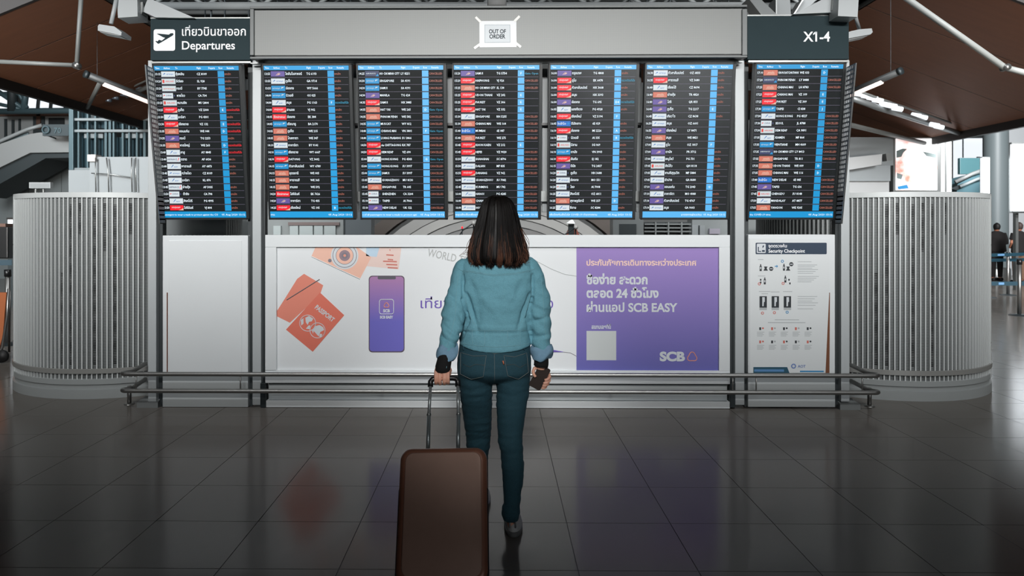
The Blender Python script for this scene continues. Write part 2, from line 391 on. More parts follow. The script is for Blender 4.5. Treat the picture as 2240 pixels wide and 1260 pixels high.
D = [
 [('13:15','W','กุ้ยหลิน','CZ 8109','',X_),('13:20','Wr','ลี่เจียง','SL 928','',X_),('13:20','Wo','กระบี่','BY 7745','',X_),('13:25','A','หางโจว','CA 734','',X_),
  ('13:25','Wr','หนานจิง','MU 2804','',X_),('13:25','R','ภูเก็ต','VZ 2300','E','!'+TT),('13:30','Wb','มะนิลา','PG 4301','',X_),('13:30','R','เชียงราย','VZ 132','E','!'+TT),
  ('13:35','O','ขอนแก่น','WE 044','D','!'+TT),('13:35','P','กระบี่','TG 2253','',X_),('13:35','O','หาดใหญ่','WE 263','D','!'+TT),('13:40','Wb','ลาฮู','AY 8845','F','!'+TT),
  ('13:40','AF','ตราด','AF 6036','',X_),('13:40','Wb','พาราณสี','AY 6873','',X_),('13:45','W','กว่างโจว','CZ 8109','',X_),('13:45','Wb','มะนิลา','KL 876','',''),
  ('13:45','AF','ย่างกุ้ง','AF 5035','',X_),('13:50','A','ต้าชิง','CA 798','',X_),('13:50','Wb','สิงคโปร์','PG 4995','',X_),('13:50','R','โฮจิมินห์','VJ 804','',X_)],
 [('13:55','P','โคลัมโบลาหอร์','TG 6193','',X_),('13:55','W','ภูเก็ต','GA 9714','',X_),('13:55','B','ฮ่องกง','WY 5666','',X_),('14:00','B','บิวเลลี','OS 025','',X_),
  ('14:00','Wb','สมุย','PG 1163','F','*'+TT),('14:00','R','ฮานอย','VJ 902','',X_),('14:05','EM','ฮ่องกง','EK 384','',X_),('14:05','B','เดียนาธู','BA 2170','',X_),
  ('14:05','O','ภูเก็ต','WE 215','',X_),('14:05','O','โกลกาตา','WE 347','',X_),('14:10','W','จาการ์ตา','BY 9141','',X_),('14:10','B','เชียงราย','WY 6667','',X_),
  ('14:10','R','DATONG','VZ 3602','',X_),('14:15','B','กัวลาลัมเปอร์','WY 6789','',X_),('14:15','O','อุดรธานี','WE 005','',X_),('14:15','O','พาราณสี','WE 365','',X_),
  ('14:15','O','ฮานอย','WE 592','',X_),('14:20','EM','โฮจิมินห์','EK 7626','',X_),('14:20','P','จาการ์ตา','TG 435','',X_),('14:25','R','เชียงใหม่','VZ 105','B','*'+TT)],
 [('14:25','N','HO CHI MINH CITY','LY 8251','',C_),('14:30','B','SINGAPORE','SA 4191','',C_),('14:30','B','SAMUI','SA 4191','',C_),('14:30','P','MANILA','TG 624','',C_),
  ('14:35','R','SAMUI','HX 3885','',C_),('14:35','O','HAT YAI','WE 265','D','*'+G_),('14:35','O','PHNOM PENH','WE 582','',C_),('14:35','B','MUSCAT','WY 812','',C_),
  ('14:40','B','CHIANG MAI','VN 3801','F','*'+G_),('14:40','B','LUANG PRABANG','SU 3866','',C_),('14:50','R','via CHITTAGONG','RX 787','',C_),('14:50','R','SIEM REAP','VZ 690','',C_),
  ('15:00','Wb','HONG KONG','PG 4583','G','*'+G_),('15:00','B','HONG KONG','SU 3997','',C_),('15:00','B','SAMUI','SU 3997','',C_),('15:05','W','GUANGZHOU','MU 8130','',C_),
  ('15:05','O','SINGAPORE','TR 605','',C_),('15:05','A','SHENZHEN','CA 3204','',C_),('15:10','A','TAIPEI','AI 7066','',''),('15:10','P','NEW DELHI','UK 122','',C_)],
 [('15:20','P','SAMUI','TG 5754','F','*'+G_),('15:20','R','HAIPHONG','VJ 926','',C_),('15:25','O','HO CHI MINH CITY','SL 130','',C_),('15:25','R','UDON THANI','VZ 202','E',''),
  ('15:25','R','PHUKET','VZ 306','E',''),('15:25','R','HAT YAI','VZ 332','E',''),('15:30','Wb','SINGAPORE','RN 5255','',C_),('15:30','O','CHIANG MAI','WE 164','',C_),
  ('15:40','IG','MUMBAI','6E 087','',C_),('15:40','O','PHUKET','WE 275','',C_),('15:45','R','KHON KAEN','VZ 212','E',''),('15:45','R','HEFEI','VZ 9020','',C_),
  ('15:50','Wb','SHANGHAI','SC 8796','',C_),('15:50','W','DALIAN','MF 835','',C_),('15:55','R','DANANG','VZ 962','',C_),('16:00','W','GUANGZHOU','SU 7082','',''),
  ('15:45','W','KUNMING','MU 742','',C_),('16:00','Wb','HANOI','PG 4285','',C_),('16:00','O','CHANGSHA','WE 110','',C_),('16:00','W','HONG KONG','HX 762','',C_)],
 [('16:00','P','กรุงเทพ','TG 4808','',X_),('16:00','R','ดูไบ','EK 6478','F','*'+TT),('16:00','R','กัวลาลัมเปอร์','HX 3668','',X_),('16:00','R','สมุย','HX 3393','',X_),
  ('16:00','P','ฮ่องกง','TG 695','D4','*'+TT),('16:05','Wb','แซงซีจวง','PG 4928','',X_),('16:05','R','เชียงใหม่','VZ 5194','F',''),('16:05','IG','ปีนังเกาะ','6E 029','',X_),
  ('16:10','R','ฮ่องกง','MI 2226','A',X_),('16:10','A','นิวเดลี','AI 335','B','*'+TT),('16:10','Wr','มิลาน','SG 069','',X_),('16:10','B','ดานัง','VN 3903','',X_),
  ('16:10','R','อันตัน','SJ 182','',X_),('16:15','P','ปีนัง','TG 2437','',X_),('16:20','A','ภูเก็ต','HH 3688','',X_),('16:20','W','ฮ่องกง','MO 551','',X_),
  ('16:20','A','โซล','AI 7008','',X_),('16:25','W','สิงคโปร์','OZ 6811','',X_),('16:25','O','สุราษฎร์ธานี','WE 257','D',''),('16:25','Wb','ซีอาน','SC 8284','',X_)],
 [('16:30','W','กัวลาลัมเปอร์','OZ 6833','',X_),('16:35','R','พาราณสี','VZ 3680','',X_),('16:40','Wb','เซี่ยงไฮ้','CZ 8694','',X_),('16:40','O','ย่างกุ้ง','TR 4820','',X_),
  ('16:40','P','โฮจิ','QR 833','',X_),('16:40','P','ภูเก็ต','TG 2217','E',''),('16:45','W','เกียวโต','CZ 8638','',X_),('16:50','W','สมุย','OZ 6601','',''),
  ('16:55','P','เชียงใหม่','LY 8471','',''),('17:00','O','สมุย','WE 8821','',''),('17:00','W','ดูไบ','OZ 1817','F',''),('17:00','P','ดานัง','PR 3712','',X_),
  ('17:00','W','เซบูโหว์','PG 731','',X_),('17:05','Wr','ยังโก้ว','QH 8118','',X_),('17:05','Wb','ซานซีสุขุมวิท','MP 5884','',X_),('17:05','W','ดำปาง','GA 8680','',X_),
  ('17:10','P','ขอนแก่น','TG 2043','O',''),('17:10','Wb','จาการ์ตา','MO 4088','',X_),('17:10','P','กัวลาลัมเปอร์','TG 4767','',X_),('17:10','W','สมุย','GA 9003','',X_)],
 [('17:10','O','UBON RATCHATHANI','WE 033','D',''),('17:20','N','PHNOM PENH','LY 8488','',C_),('17:25','O','CHIANG MAI','LH 8783','',C_),('17:25','R','CHIANG MAI','VZ 109','E',''),
  ('17:25','R','PHUKET','VZ 309','E',''),('17:30','B','TAIPEI','CI 838','J',''),('17:30','Wb','HONG KONG','PG 4527','',C_),('17:30','A','SEOUL','JL 8788','',C_),
  ('17:30','Wr','SIEM REAP','CA 9891','',C_),('17:35','Wb','XIAMEN','MF 864','',C_),('17:35','B','VIENTIANE','MH 4609','',C_),('17:35','N','HO CHI MINH CITY','LY 8413','',C_),
  ('17:35','O','SINGAPORE','TR 811','',C_),('17:35','O','UDON THANI','WE 009','D',''),('17:35','O','CHIANG MAI','WE 116','D',''),('17:40','IG','NEW DELHI','6E 085','',C_),
  ('17:45','P','TAIPEI','TG 636','',C_),('17:45','Wr','CHENGDU','SU 8148','',C_),('17:50','Wb','MANDALAY','AT 8877','',C_),('17:55','O','YANGON','WE 9205','',C_)]]
FOOT = [('assengers to wear a mask to protect against the CO', '05 Aug 2020 13:12'), ('กทม.', '05 Aug 2020 13:12'), ('s of all passengers to wear a mask to protect agai', '05 Aug 2020 13:12'),
        ('หยุดยั้งเชื้อเพื่อชาติ เพื่อเรา', '05 Aug 2020 13:12'), ('เพื่อป้องกันเชื้อไวรัส COVID-19 ท่าอากาศยาน', '05 Aug 2020 13:12'), ('', 'มาตรการผ่อนปรน  05 Aug 2020 13:12'), ('the COVID-19 virus.', '05 Aug 2020 13:12')]
CX = [450.5, 683.5, 884, 1087.5, 1293, 1497.5, 1731]
DW, DH = .733, 1.283
TILT = math.radians(8.6)
LAB = ['flight screen with Thai rows under the Departures sign', 'flight screen with Thai rows, first under the left end of the grey banner', 'English flight screen listing Ho Chi Minh City to New Delhi',
       'middle flight screen, in English, directly above the woman', 'Thai flight screen next to the middle one, on its right', 'Thai flight screen under the right end of the grey banner', 'flight screen with English rows under the X1-4 sign']
def lx(u): return (u - .5) * DW
def lz(v): return (1 - v) * DH
V0, V1 = .042, .944
RH = (V1 - V0) / 20 * DH
HY = -.0035
gate_src = {}
tile_cache = {}
def logo_mesh(kind):
    if kind in tile_cache: return tile_cache[kind]
    m = MB(); w = .154 * DW; h = RH * .74
    base = {'W': 'W', 'Wr': 'L', 'Wo': 'L', 'Wb': 'W', 'A': 'W', 'AF': 'W', 'R': 'R', 'EM': 'R', 'O': 'O', 'P': 'P', 'B': 'B', 'N': 'N', 'IG': 'I'}[kind]
    ww = w * (.76 if kind == 'A' else 1)
    m.box((0, 0, -h/2), (ww, .0012, h/2), lg[base]); y = -.0006
    def tx(t, x, z, s, mm, fit=None, sh=0, off=.01): m.text(t, (x, y, z), (1,0,0), (0,0,1), s, mm, 'L', off, 1, fit=fit, shear=sh)
    if kind == 'W': tx('airways', w*.38, -h*.12, h*.42, mk_blue, w*.5); m.prism([(w*.1, -h*.15), (w*.3, h*.05), (w*.26, h*.25)], y, y+.0003, mk_blue)
    elif kind == 'Wr': tx('AIRLINES', w*.28, -h*.15, h*.42, mk_red, w*.62); m.prism([(w*.06, -h*.3), (w*.2, -h*.3), (w*.2, h*.3), (w*.06, h*.3)], y, y+.0003, mk_red)
    elif kind == 'Wo': tx('airways', w*.1, -h*.15, h*.5, lg['O'], w*.8)
    elif kind == 'Wb': tx('air', w*.5, -h*.2, h*.4, mk_blue, w*.3); m.prism([(w*.25, -h*.3), (w*.36, -h*.1), (w*.5, h*.32), (w*.42, h*.3)], y, y+.0003, mk_blue)
    elif kind == 'A':
        tx('CHINA', w*.22, -h*.1, h*.4, lg['N'], w*.45); m.prism([(w*.05, -h*.1), (w*.18, h*.02), (w*.14, h*.22), (w*.09, h*.1)], y, y+.0003, mk_red)
        m.prism([(w*.86+w*.05*math.cos(a*math.pi/4), h*.22*math.sin(a*math.pi/4)) for a in range(8)], y, y+.0003, lg['N'])
    elif kind == 'AF': tx('AIRFRANCE', w*.04, -h*.17, h*.5, lg['N'], w*.72); m.prism([(w*.80, -h*.25), (w*.84, -h*.25), (w*.92, h*.3), (w*.87, h*.3)], y, y+.0003, lg['R'])
    elif kind == 'R': tx('vietjetair', w*.14, -h*.05, h*.5, lg['W'], w*.66, .3); m.prism([(w*.62, -h*.49), (w, -h*.49), (w, h*.0), (w*.85, -h*.3)], y, y+.0003, mk_gold)
    elif kind == 'EM': tx('Emirates', w*.08, -h*.17, h*.6, lg['W'], w*.84, .1, .02)
    elif kind == 'O': tx('smile', w*.27, -h*.12, h*.55, mk_gold, w*.5, .3, .02); m.prism([(w*.2, -h*.3), (w*.75, -h*.3), (w*.85, -h*.2), (w*.25, -h*.22)], y, y+.0003, mk_gold)
    elif kind == 'P': 
        for i in range(4): m.prism([(w*.3+i*w*.05, -h*.3), (w*.5+i*w*.05, -h*.28+i*h*.06), (w*.62+i*w*.03, h*.3-i*h*.08), (w*.5+i*w*.02, h*.2-i*h*.05)], y - .0003*i, y+.0003, mk_gold if i % 2 else lg['P'])
    elif kind == 'B': tx('airways', w*.08, -h*.1, h*.4, lg['L'], w*.55); m.prism([(w*.7, -h*.1), (w*.93, h*.22), (w*.74, h*.25)], y, y+.0003, lg['L'])
    elif kind == 'N': tx('AIRWAYS', w*.06, -h*.1, h*.38, lg['L'], w*.7); m.prism([(w*.75, -h*.49), (w*.98, -h*.49), (w*.92, h*.0)], y, y+.0003, lg['B'])
    elif kind == 'IG': tx('IndiGo', w*.05, -h*.2, h*.72, lg['W'], w*.62, 0, .02); m.prism([(w*.75, -h*.3), (w*.95, h*.0), (w*.80, h*.3)], y, y+.0003, lg['B'])
    o = m.build('airline_logo'); tile_cache[kind] = o; return o
used_logo = set()
for di in range(7):
    root = thing('flight_display', 'tall black ' + LAB[di], 'screen', at(CX[di], 480.5, BY), 'flight information screens')
    root.rotation_euler = (TILT, 0, 0)
    blue = (blueA, blue_half_glare, blue_glare, blue_glare, blue_glare, blue_glare, blueA)[di]
    hs = MB(); hs.bbox((-DW/2, 0, 0), (DW/2, .07, DH), bezel_m, .004); hs.build('housing', root)
    hs = MB(); e = .012
    for a, b in (((-DW/2, -.004, 0), (-DW/2+e, .002, DH)), ((DW/2-e*1.9, -.004, 0), (DW/2, .002, DH)), ((-DW/2, -.004, 0), (DW/2, .002, .012)), ((-DW/2, -.004, DH-.014), (DW/2, .002, DH))):
        hs.box(a, b, bezel_m)
    hs.build('bezel', root)
    s_ = MB().box((-DW/2+e, -.002, .012), (DW/2-e*1.9, .002, DH-.014), scr).build('screen', root)
    b_ = MB().box((-.12, .07, .35), (.12, .16, .95), dark_metal); b_.build('wall_bracket', root)
    # header
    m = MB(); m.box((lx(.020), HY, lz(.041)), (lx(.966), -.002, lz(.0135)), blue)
    for u, t in ((.034, 'Time'), (.128, 'Airlines'), (.258, 'To'), (.498, 'Flight'), (.63, 'Departs'), (.745, 'Row'), (.836, 'Remarks')):
        m.text(t, (lx(u), HY - .001, lz(.0325)), (1,0,0), (0,0,1), .021, t_white, 'L', .014, 1, sx=.8)
    m.build('header_bar', root)
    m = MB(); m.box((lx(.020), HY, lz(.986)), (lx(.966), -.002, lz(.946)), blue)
    ft, fd = FOOT[di]
    if ft: m.text(ft, (lx(.026), HY - .001, lz(.972)), (1,0,0), (0,0,1), .021, t_white, 'L', .01, 1, fit=min(.62*DW, len(ft)*.0092))
    m.text(fd, (lx(.958), HY - .001, lz(.972)), (1,0,0), (0,0,1), .021, t_white, 'R', .01, 1, fit=.27*DW if len(fd) < 20 else .5*DW)
    m.build('footer_bar', root)
    for r, (tm, kd, to, fn, gt, rm) in enumerate(D[di]):
        zc = lz(V0) - (r + .5) * RH; m = MB()
        zl = zc - RH / 2
        if r < 19: m.box((lx(.024), HY, zl - .0012), (lx(.958), -.002, zl + .0012), t_line)
        bz = zc - RH * .14; cs = RH * .44
        m.text(tm, (lx(.030), HY, bz), (1,0,0), (0,0,1), cs, t_white, 'L', .014, 1, fit=.06*DW)
        thai = ord(to[0]) > 3000
        v_, _f = glyphs(to, .014, 1); w0 = (max(p[0] for p in v_) - min(p[0] for p in v_)) * cs
        m.text(to, (lx(.258), HY, bz), (1,0,0), (0,0,1), cs*(1.1 if thai else 1), t_white, 'L', .014, 1, fit=min(w0*(.95 if thai else .86), .222*DW))
        m.text(fn, (lx(.494), HY, bz), (1,0,0), (0,0,1), cs, t_white, 'L', .016, 1, sx=.9)
        if rm:
            mm = t_orange
            if rm[0] == '!': mm, rm = t_red, rm[1:]
            elif rm[0] == '*': mm, rm = t_teal, rm[1:]
            m.text(rm, (lx(.806), HY, bz), (1,0,0), (0,0,1), cs*.92, mm, 'L', .012, 1, fit=min(.148*DW, len(rm)*.0135 if rm != X_ else .05))
        row = m.build('flight_row', root)
        lo = logo_mesh(kd)
        if kd not in used_logo: used_logo.add(kd); lo.parent = row
        else: lo = inst(lo, row)
        lo.location = (lx(.097), HY, zc)
        key = (blue.name, gt)
        if key not in gate_src:
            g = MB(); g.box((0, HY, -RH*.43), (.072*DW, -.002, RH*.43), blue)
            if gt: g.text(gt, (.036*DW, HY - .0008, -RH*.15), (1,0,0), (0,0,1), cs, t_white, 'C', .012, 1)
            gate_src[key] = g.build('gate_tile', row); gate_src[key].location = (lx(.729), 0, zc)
        else:
            inst(gate_src[key], row, (lx(.729), 0, zc))

# ---------------------------------------------------------------- advertising light box
ad = thing('advert_panel', 'wide white framed insurance advert with a purple right block', 'advertisement', at(1089, 891, BY))
fm = MB(); YF = BY - .02
fm.pbox(580, 514, 1597, 540.5, YF, .10, panel_white, .003); fm.pbox(580, 811.5, 1597, 816.5, YF, .10, panel_white, .002)
fm.pbox(580, 540.7, 604.5, 811.3, YF, .10, panel_white, .003); fm.pbox(1573, 540.7, 1597, 811.3, YF, .10, panel_white, .003)
part(fm, 'frame', ad)
part(MB().pbox(580, 816.5, 1597, 838, YF - .01, .1, panel_white, .004), 'ledge', ad)
part(MB().pbox(588, 838, 1590, 879, BY + .02, .05, mat('kick_panel', (196, 202, 203), .35)), 'kick_panel', ad)
part(MB().pbox(582, 879, 1597, 891, YF, .1, panel_white, .003), 'base_rail', ad)
part(MB().pbox(588, 838, 1590, 840, BY - .0, .01, dark_channel), 'seal_strip', ad)
part(MB().pbox(588, 877, 1590, 879, BY - .0, .01, dark_channel), 'seal_strip', ad)
YA = BY + .004; ka = YA / F
poster_m = mat('poster_white', (224, 228, 230), .35, emit=(226, 230, 231), es=.05)
po = part(MB().pbox(603, 539, 1575, 813, YA, .03, poster_m), 'poster', ad)
# purple printed block
pm = bpy.data.materials.new('poster_purple'); pm.use_nodes = True; nt = pm.node_tree; b = nt.nodes['Principled BSDF']; b.inputs['Roughness'].default_value = .35
tc = nt.nodes.new('ShaderNodeTexCoord'); sp = nt.nodes.new('ShaderNodeSeparateXYZ'); rp = nt.nodes.new('ShaderNodeValToRGB')
rp.color_ramp.elements[0].color = (*srgb(104, 104, 178), 1); rp.color_ramp.elements[1].color = (*srgb(156, 130, 196), 1)
nt.links.new(tc.outputs['Generated'], sp.inputs[0]); nt.links.new(sp.outputs[2], rp.inputs[0]); nt.links.new(rp.outputs[0], b.inputs['Base Color'])
d_ = [0]
def layer(mb, name):
    o = subpart(mb, name, po); return o
m = MB(); m.pbox(1261, 540, 1573.5, 812, YA - .0010, .0012, pm); layer(m, 'purple_block')
cream = mat('print_cream', (240, 205, 190), .5); pgrey = mat('print_pale_grey', (212, 218, 222), .5)
m = MB(); Y1 = YA - .002
def T(t, x, y, size, mm, w, off=.012, al='L', res=5, sh=0): m.text(t, at(x, y, Y1), (1,0,0), (0,0,1), size*ka, mm, al, off, res, fit=w*ka, shear=sh)
for ar in (('ประกันภัยการเดินทางระหว่างประเทศ', 1283, 580.5, 17, cream, 239, .03), ('ซื้อง่าย สะดวก', 1283, 621, 26, pgrey, 133, .04), ('ตลอด 24 ชั่วโมง', 1283, 650.5, 26, pgrey, 157, .04),
           ('ผ่านแอป SCB EASY', 1283, 681.5, 26, pgrey, 198, .03), ('สแกนเลยที่นี่', 1294, 719, 12, pgrey, 42, .03), ('SCB', 1443, 789, 27, pgrey, 55, .05)):
    m = MB(); T(*ar); layer(m, 'text_line')
m = MB(); m.pbox(1283, 724, 1348, 788, YA - .0022, .001, mat('blank_field', (200, 206, 206), .5)); layer(m, 'blank_field')
m = MB()
c = at(1514, 779, Y1)
def emblem(cx, cy, r, mm, Y, thick):
    pts = []
    for i in range(30):
        a = 2*math.pi*i/30; rr = r * (1 + .16*math.cos(3*(a - math.pi/2)))
        p = at(cx + rr*math.cos(a), cy - rr*math.sin(a), Y); pts.append(p)
    m.tube(pts, thick, mm, 6, closed=True)
emblem(1514, 781, 9.5, mat('print_coral', (226, 150, 130), .5), YA, 1.2*ka); layer(m, 'emblem')
# phone picture
m = MB(); m.pprism(rrect(806.5, 603, 885, 771, 8), YA - .0012, .001, mat('print_dark', (96, 84, 96), .5)); layer(m, 'phone_body')
phm = bpy.data.materials.new('print_phone_screen'); phm.use_nodes = True; nt = phm.node_tree; b = nt.nodes['Principled BSDF']; b.inputs['Roughness'].default_value = .4
tc = nt.nodes.new('ShaderNodeTexCoord'); sp = nt.nodes.new('ShaderNodeSeparateXYZ'); rp = nt.nodes.new('ShaderNodeValToRGB')
rp.color_ramp.elements[0].color = (*srgb(112, 108, 196), 1); rp.color_ramp.elements[1].color = (*srgb(176, 130, 176), 1); rp.color_ramp.elements[0].position = .4
nt.links.new(tc.outputs['Generated'], sp.inputs[0]); nt.links.new(sp.outputs[2], rp.inputs[0]); nt.links.new(rp.outputs[0], b.inputs['Base Color'])
m = MB(); m.pprism(rrect(808.5, 605, 883, 768.5, 7), YA - .0020, .001, phm); layer(m, 'phone_screen')
m = MB(); m.pprism(rrect(826, 604.5, 866, 611, 3), YA - .0028, .001, mat('print_notch', (92, 90, 100), .5)); 
Y1 = YA - .0032
q = [at(x, y, Y1) for x, y in rrect(830, 655, 861, 687, 5)]; m.tube(q, .9*ka, pgrey, 5, closed=True)
emblem(845.5, 668, 5, mat('print_coral', (226, 150, 130), .5), Y1, 1.0*ka)
layer(m, 'app_icon')
for ar in (('SCB', 845.5, 683, 9, pgrey, 15, .05, 'C', 2), ('SCB EASY', 845.5, 696.5, 8, pgrey, 29, .05, 'C', 2)):
    m = MB(); T(*ar); layer(m, 'text_line')
# passports
red1 = mat('print_passport', (226, 120, 100), .5); red2 = mat('print_passport_back', (228, 138, 118), .5)
m = MB(); m.pprism([(606, 692), (634, 706), (700, 645), (707, 624), (665, 599), (650, 610), (622, 655), (606, 680)], YA - .0012, .001, red2); layer(m, 'rear_passport')
m = MB(); m.pprism([(625.5, 721), (684, 769.5), (753, 689.5), (700, 640)], YA - .0020, .001, red1); layer(m, 'front_passport')
m = MB(); Y1 = YA - .0030
a = math.radians(-38); ux = (math.cos(a), 0, math.sin(a)); uz = (-math.sin(a), 0, math.cos(a))
m.text('PASSPORT', at(688, 674, Y1), ux, uz, 14*ka, pgrey, 'L', .03, 3, fit=50*ka)
for cx, cy, r in ((673, 707, 17.5), (694.5, 723, 16.5)):
    m.tube([at(cx + r*math.cos(i*math.pi/16), cy + r*math.sin(i*math.pi/16), Y1) for i in range(32)], .8*ka, pgrey, 5, closed=True)
for poly in ([(668,695),(676,691),(685,697),(682,703),(676,704),(673,711),(669,705)], [(675,712),(679,712),(677,720),(669,719)], [(658,700),(664,696),(664,708),(659,712)],
             [(688,714),(699,711),(707,716),(709,722),(701,726),(697,736),(690,728),(684,722)], [(700,730),(705,731),(703,737),(698,737)], [(681,720),(686,724),(685,730)]):
    m.pprism(poly[::-1], Y1, .0006, pgrey)
layer(m, 'passport_print')
m = MB(); m.tube([at(627, 656, YA - .003), at(699, 611, YA - .003)], 1.0*ka, mat('print_pen', (120, 116, 120), .4), 6); layer(m, 'pen')
# camera picture
peach = mat('print_peach', (238, 190, 170), .5); pdark = mat('print_mid_grey', (128, 122, 132), .5)
m = MB(); m.pprism([(681, 561), (690, 541), (782, 541), (812, 563), (788, 609), (778, 607)][::-1], YA - .0012, .001, peach)
m.tube([at(681, 561, YA-.002), at(787, 610, YA-.002)], 1.1*ka, pgrey, 5); layer(m, 'camera_body')
m = MB()
lens = [(30, pgrey), (26.5, pdark), (25.2, pgrey), (19.5, pdark), (18.5, peach), (12, mat('print_glass', (150, 130, 140), .4)), (7, pdark), (3, mat('print_coral', (226, 150, 130), .5))]
for i, (r, mm) in enumerate(lens):
    pts = []
    for k_ in range(40):
        a = 2*math.pi*k_/40; pts.append((754 + r*math.cos(a), max(541, 559 + r*math.sin(a))))
    m.pprism(pts, YA - .0022 - i*.0003, .0005, mm)
m.pprism([(721.5+4*math.cos(i*math.pi/6), 570+4*math.sin(i*math.pi/6)) for i in range(12)], YA-.0022, .0005, pdark)
layer(m, 'camera_lens')
# picture card and slogans
m = MB(); m.pprism([(801, 541), (878, 541), (872, 589), (800, 582)][::-1], YA - .0009, .0006, mat('print_card', (232, 208, 200), .5))
m.pprism([(801, 541), (830, 541), (824, 562), (801, 560)][::-1], YA - .0012, .0006, mat('print_sky', (190, 214, 232), .5))
for i, (x, y, w) in enumerate(((852, 545, 2), (845, 556, 16), (848, 566, 12), (838, 570, 30), (845, 577, 24), (848, 584, 22))):
    m.pprism([(x, y), (x+w, y+1), (x+w, y+4), (x, y+3)][::-1], YA - .0014, .0006, mat('print_tower', (206, 124, 110), .5))
layer(m, 'travel_picture')
m = MB(); Y1 = YA - .0015; a = math.radians(-12); ux = (math.cos(a), 0, math.sin(a)); uz = (-math.sin(a), 0, math.cos(a))
m.text('WORLD TRAVEL', at(934, 560, Y1), ux, uz, 24*ka, mat('print_faint', (176, 180, 180), .5), 'L', .01, 3, sx=.72)
layer(m, 'map_title')
m = MB(); m.tube([at(x, y, Y1) for x, y in ((1150, 565), (1175, 572), (1205, 588), (1235, 600), (1261, 604))], .5*ka, mat('print_faint', (196, 200, 200), .5), 5)
layer(m, 'map_line')
m = MB(); pv = mat('print_violet', (112, 92, 180), .5)
m.text('เที่ยว', at(920, 674, Y1), (1,0,0), (0,0,1), 30*ka, pv, 'L', .004, 5, fit=64*ka); layer(m, 'slogan_lettering')
m = MB(); m.text('อ', at(1210, 674, Y1), (1,0,0), (0,0,1), 30*ka, pv, 'R', .004, 5); layer(m, 'slogan_lettering')
m = MB(); m.tube([at(x, y, Y1) for x, y in ((1195, 773), (1212, 768), (1232, 770))], [.5*ka, 2.6*ka, .6*ka], pv, 8)
m.tube([at(x, y, Y1) for x, y in ((1232, 770), (1248, 772), (1261, 779))], .6*ka, pdark, 6); layer(m, 'cable_print')

# ---------------------------------------------------------------- blank panel, left bay
bp_ = thing('blank_panel', 'blank white metal cabinet panel under the Departures screen', 'panel', at(449, 890, BY))
part(MB().pbox(355.5, 515, 542.5, 817, BY - .02, .1, panel_white, .006), 'door', bp_)
part(MB().pbox(369, 526, 529, 815, BY - .024, .01, panel_white, .004), 'door_skin', bp_)
part(MB().pbox(355.5, 817, 542.5, 890, BY - .012, .09, mat('kick_panel', (196, 202, 203), .35), .003), 'kick_panel', bp_)
part(MB().pbox(364.6, 640, 366.4, 816, BY - .0275, .004, mat('rust', (112, 66, 48), .8, var=.3, vscale=60)), 'rust_seam', bp_)
part(MB().pbox(356, 480, 494, 514, BY + .5, .02, mat('back_sheet', (120, 126, 128), .5)), 'back_sheet', bp_)

# ---------------------------------------------------------------- security checkpoint panel, right bay
sc_ = thing('checkpoint_panel', 'white cabinet panel with the Security Checkpoint rules poster', 'panel', at(1731, 890, BY))
part(MB().pbox(1636.5, 513, 1827, 817, BY - .02, .1, panel_white, .006), 'door', sc_)
part(MB().pbox(1636.5, 817, 1827, 890, BY - .012, .09, mat('kick_panel', (196, 202, 203), .35), .003), 'kick_panel', sc_)
m = MB(); m.pprism([(1640, 816), (1805, 816), (1814, 640), (1815, 524), (1640, 521)], BY - .025, .004, mat('rule_poster', (222, 227, 228), .45)); ps = part(m, 'poster', sc_)
m = MB(); m.pprism([(1806, 816), (1814.5, 816), (1815.6, 640), (1814.2, 640)], BY - .022, .003, mat('cork_backing', (120, 76, 52), .8)); part(m, 'backing_board', sc_)
YQ = BY - .0262; kq = YQ / F; navy = mat('print_navy', (44, 62, 82), .5); pblk = mat('print_black', (44, 50, 54), .5); pblue = mat('print_blue', (60, 140, 190), .5)
pred = mat('print_red', (206, 110, 96), .5); fnt = mat('print_text_grey', (176, 182, 184), .5)
m = MB(); q = rrect(1653, 531, 1808.5, 556, 2); m.pprism(q, YQ, .001, navy); subpart(m, 'title_bar', ps)
m = MB(); m.pprism(rrect(1655.5, 533, 1675, 553.5, 2), YQ - .0008, .001, pgrey)
m.text('จุดตรวจค้น', at(1681, 541, YQ-.001), (1,0,0), (0,0,1), 9*kq, sign_white, 'L', .02, 3, fit=40*kq)
m.text('Security Checkpoint', at(1681, 552.5, YQ-.001), (1,0,0), (0,0,1), 10.5*kq, sign_white, 'L', .02, 3, fit=79*kq)
for poly in ([(1658,540),(1660,540),(1660,549),(1665,549),(1665,551),(1658,551)], [(1667,547),(1673,547),(1673,551),(1667,551)], [(1668,538),(1671,536),(1671,540),(1668,543)]):
    m.pprism(poly[::-1], YQ - .0018, .0006, navy)
subpart(m, 'title_lettering', ps)
m = MB()
def R_(x0, y0, x1, y1, mm, dz=0): m.pbox(x0, y0, x1, y1, YQ - dz, .001, mm)
def disc(x, y, r, mm, dz=0): m.pprism([(x+r*math.cos(i*math.pi/8), y+r*math.sin(i*math.pi/8)) for i in range(16)], YQ - dz, .001, mm)
def bottle(x, y, h): R_(x-2.2, y-h*.75, x+2.2, y, pblk); R_(x-1.1, y-h, x+1.1, y-h*.75, pblk); R_(x-1.2, y-h*.6, x+1, y-h*.3, pgrey, .0006)
for x, y in ((1664, 593), (1715, 592), (1673, 622), (1718, 618)): bottle(x, y, 15)
for x, y in ((1675, 592), (1724, 592)): m.pprism([(x-5, y), (x+5, y), (x+2, y-5), (x+4, y-9), (x-4, y-9), (x-2, y-5)], YQ, .001, pblk)
for x, y in ((1687, 588), (1731, 578)): disc(x, y, 4.6, pblk); R_(x-3, y-.8, x+3, y+.8, pgrey, .0006)
m.pprism([(1695, 583.5), (1699, 583.5), (1699, 586), (1702, 582.5), (1699, 579), (1699, 581.5), (1695, 581.5)], YQ, .001, pblue)
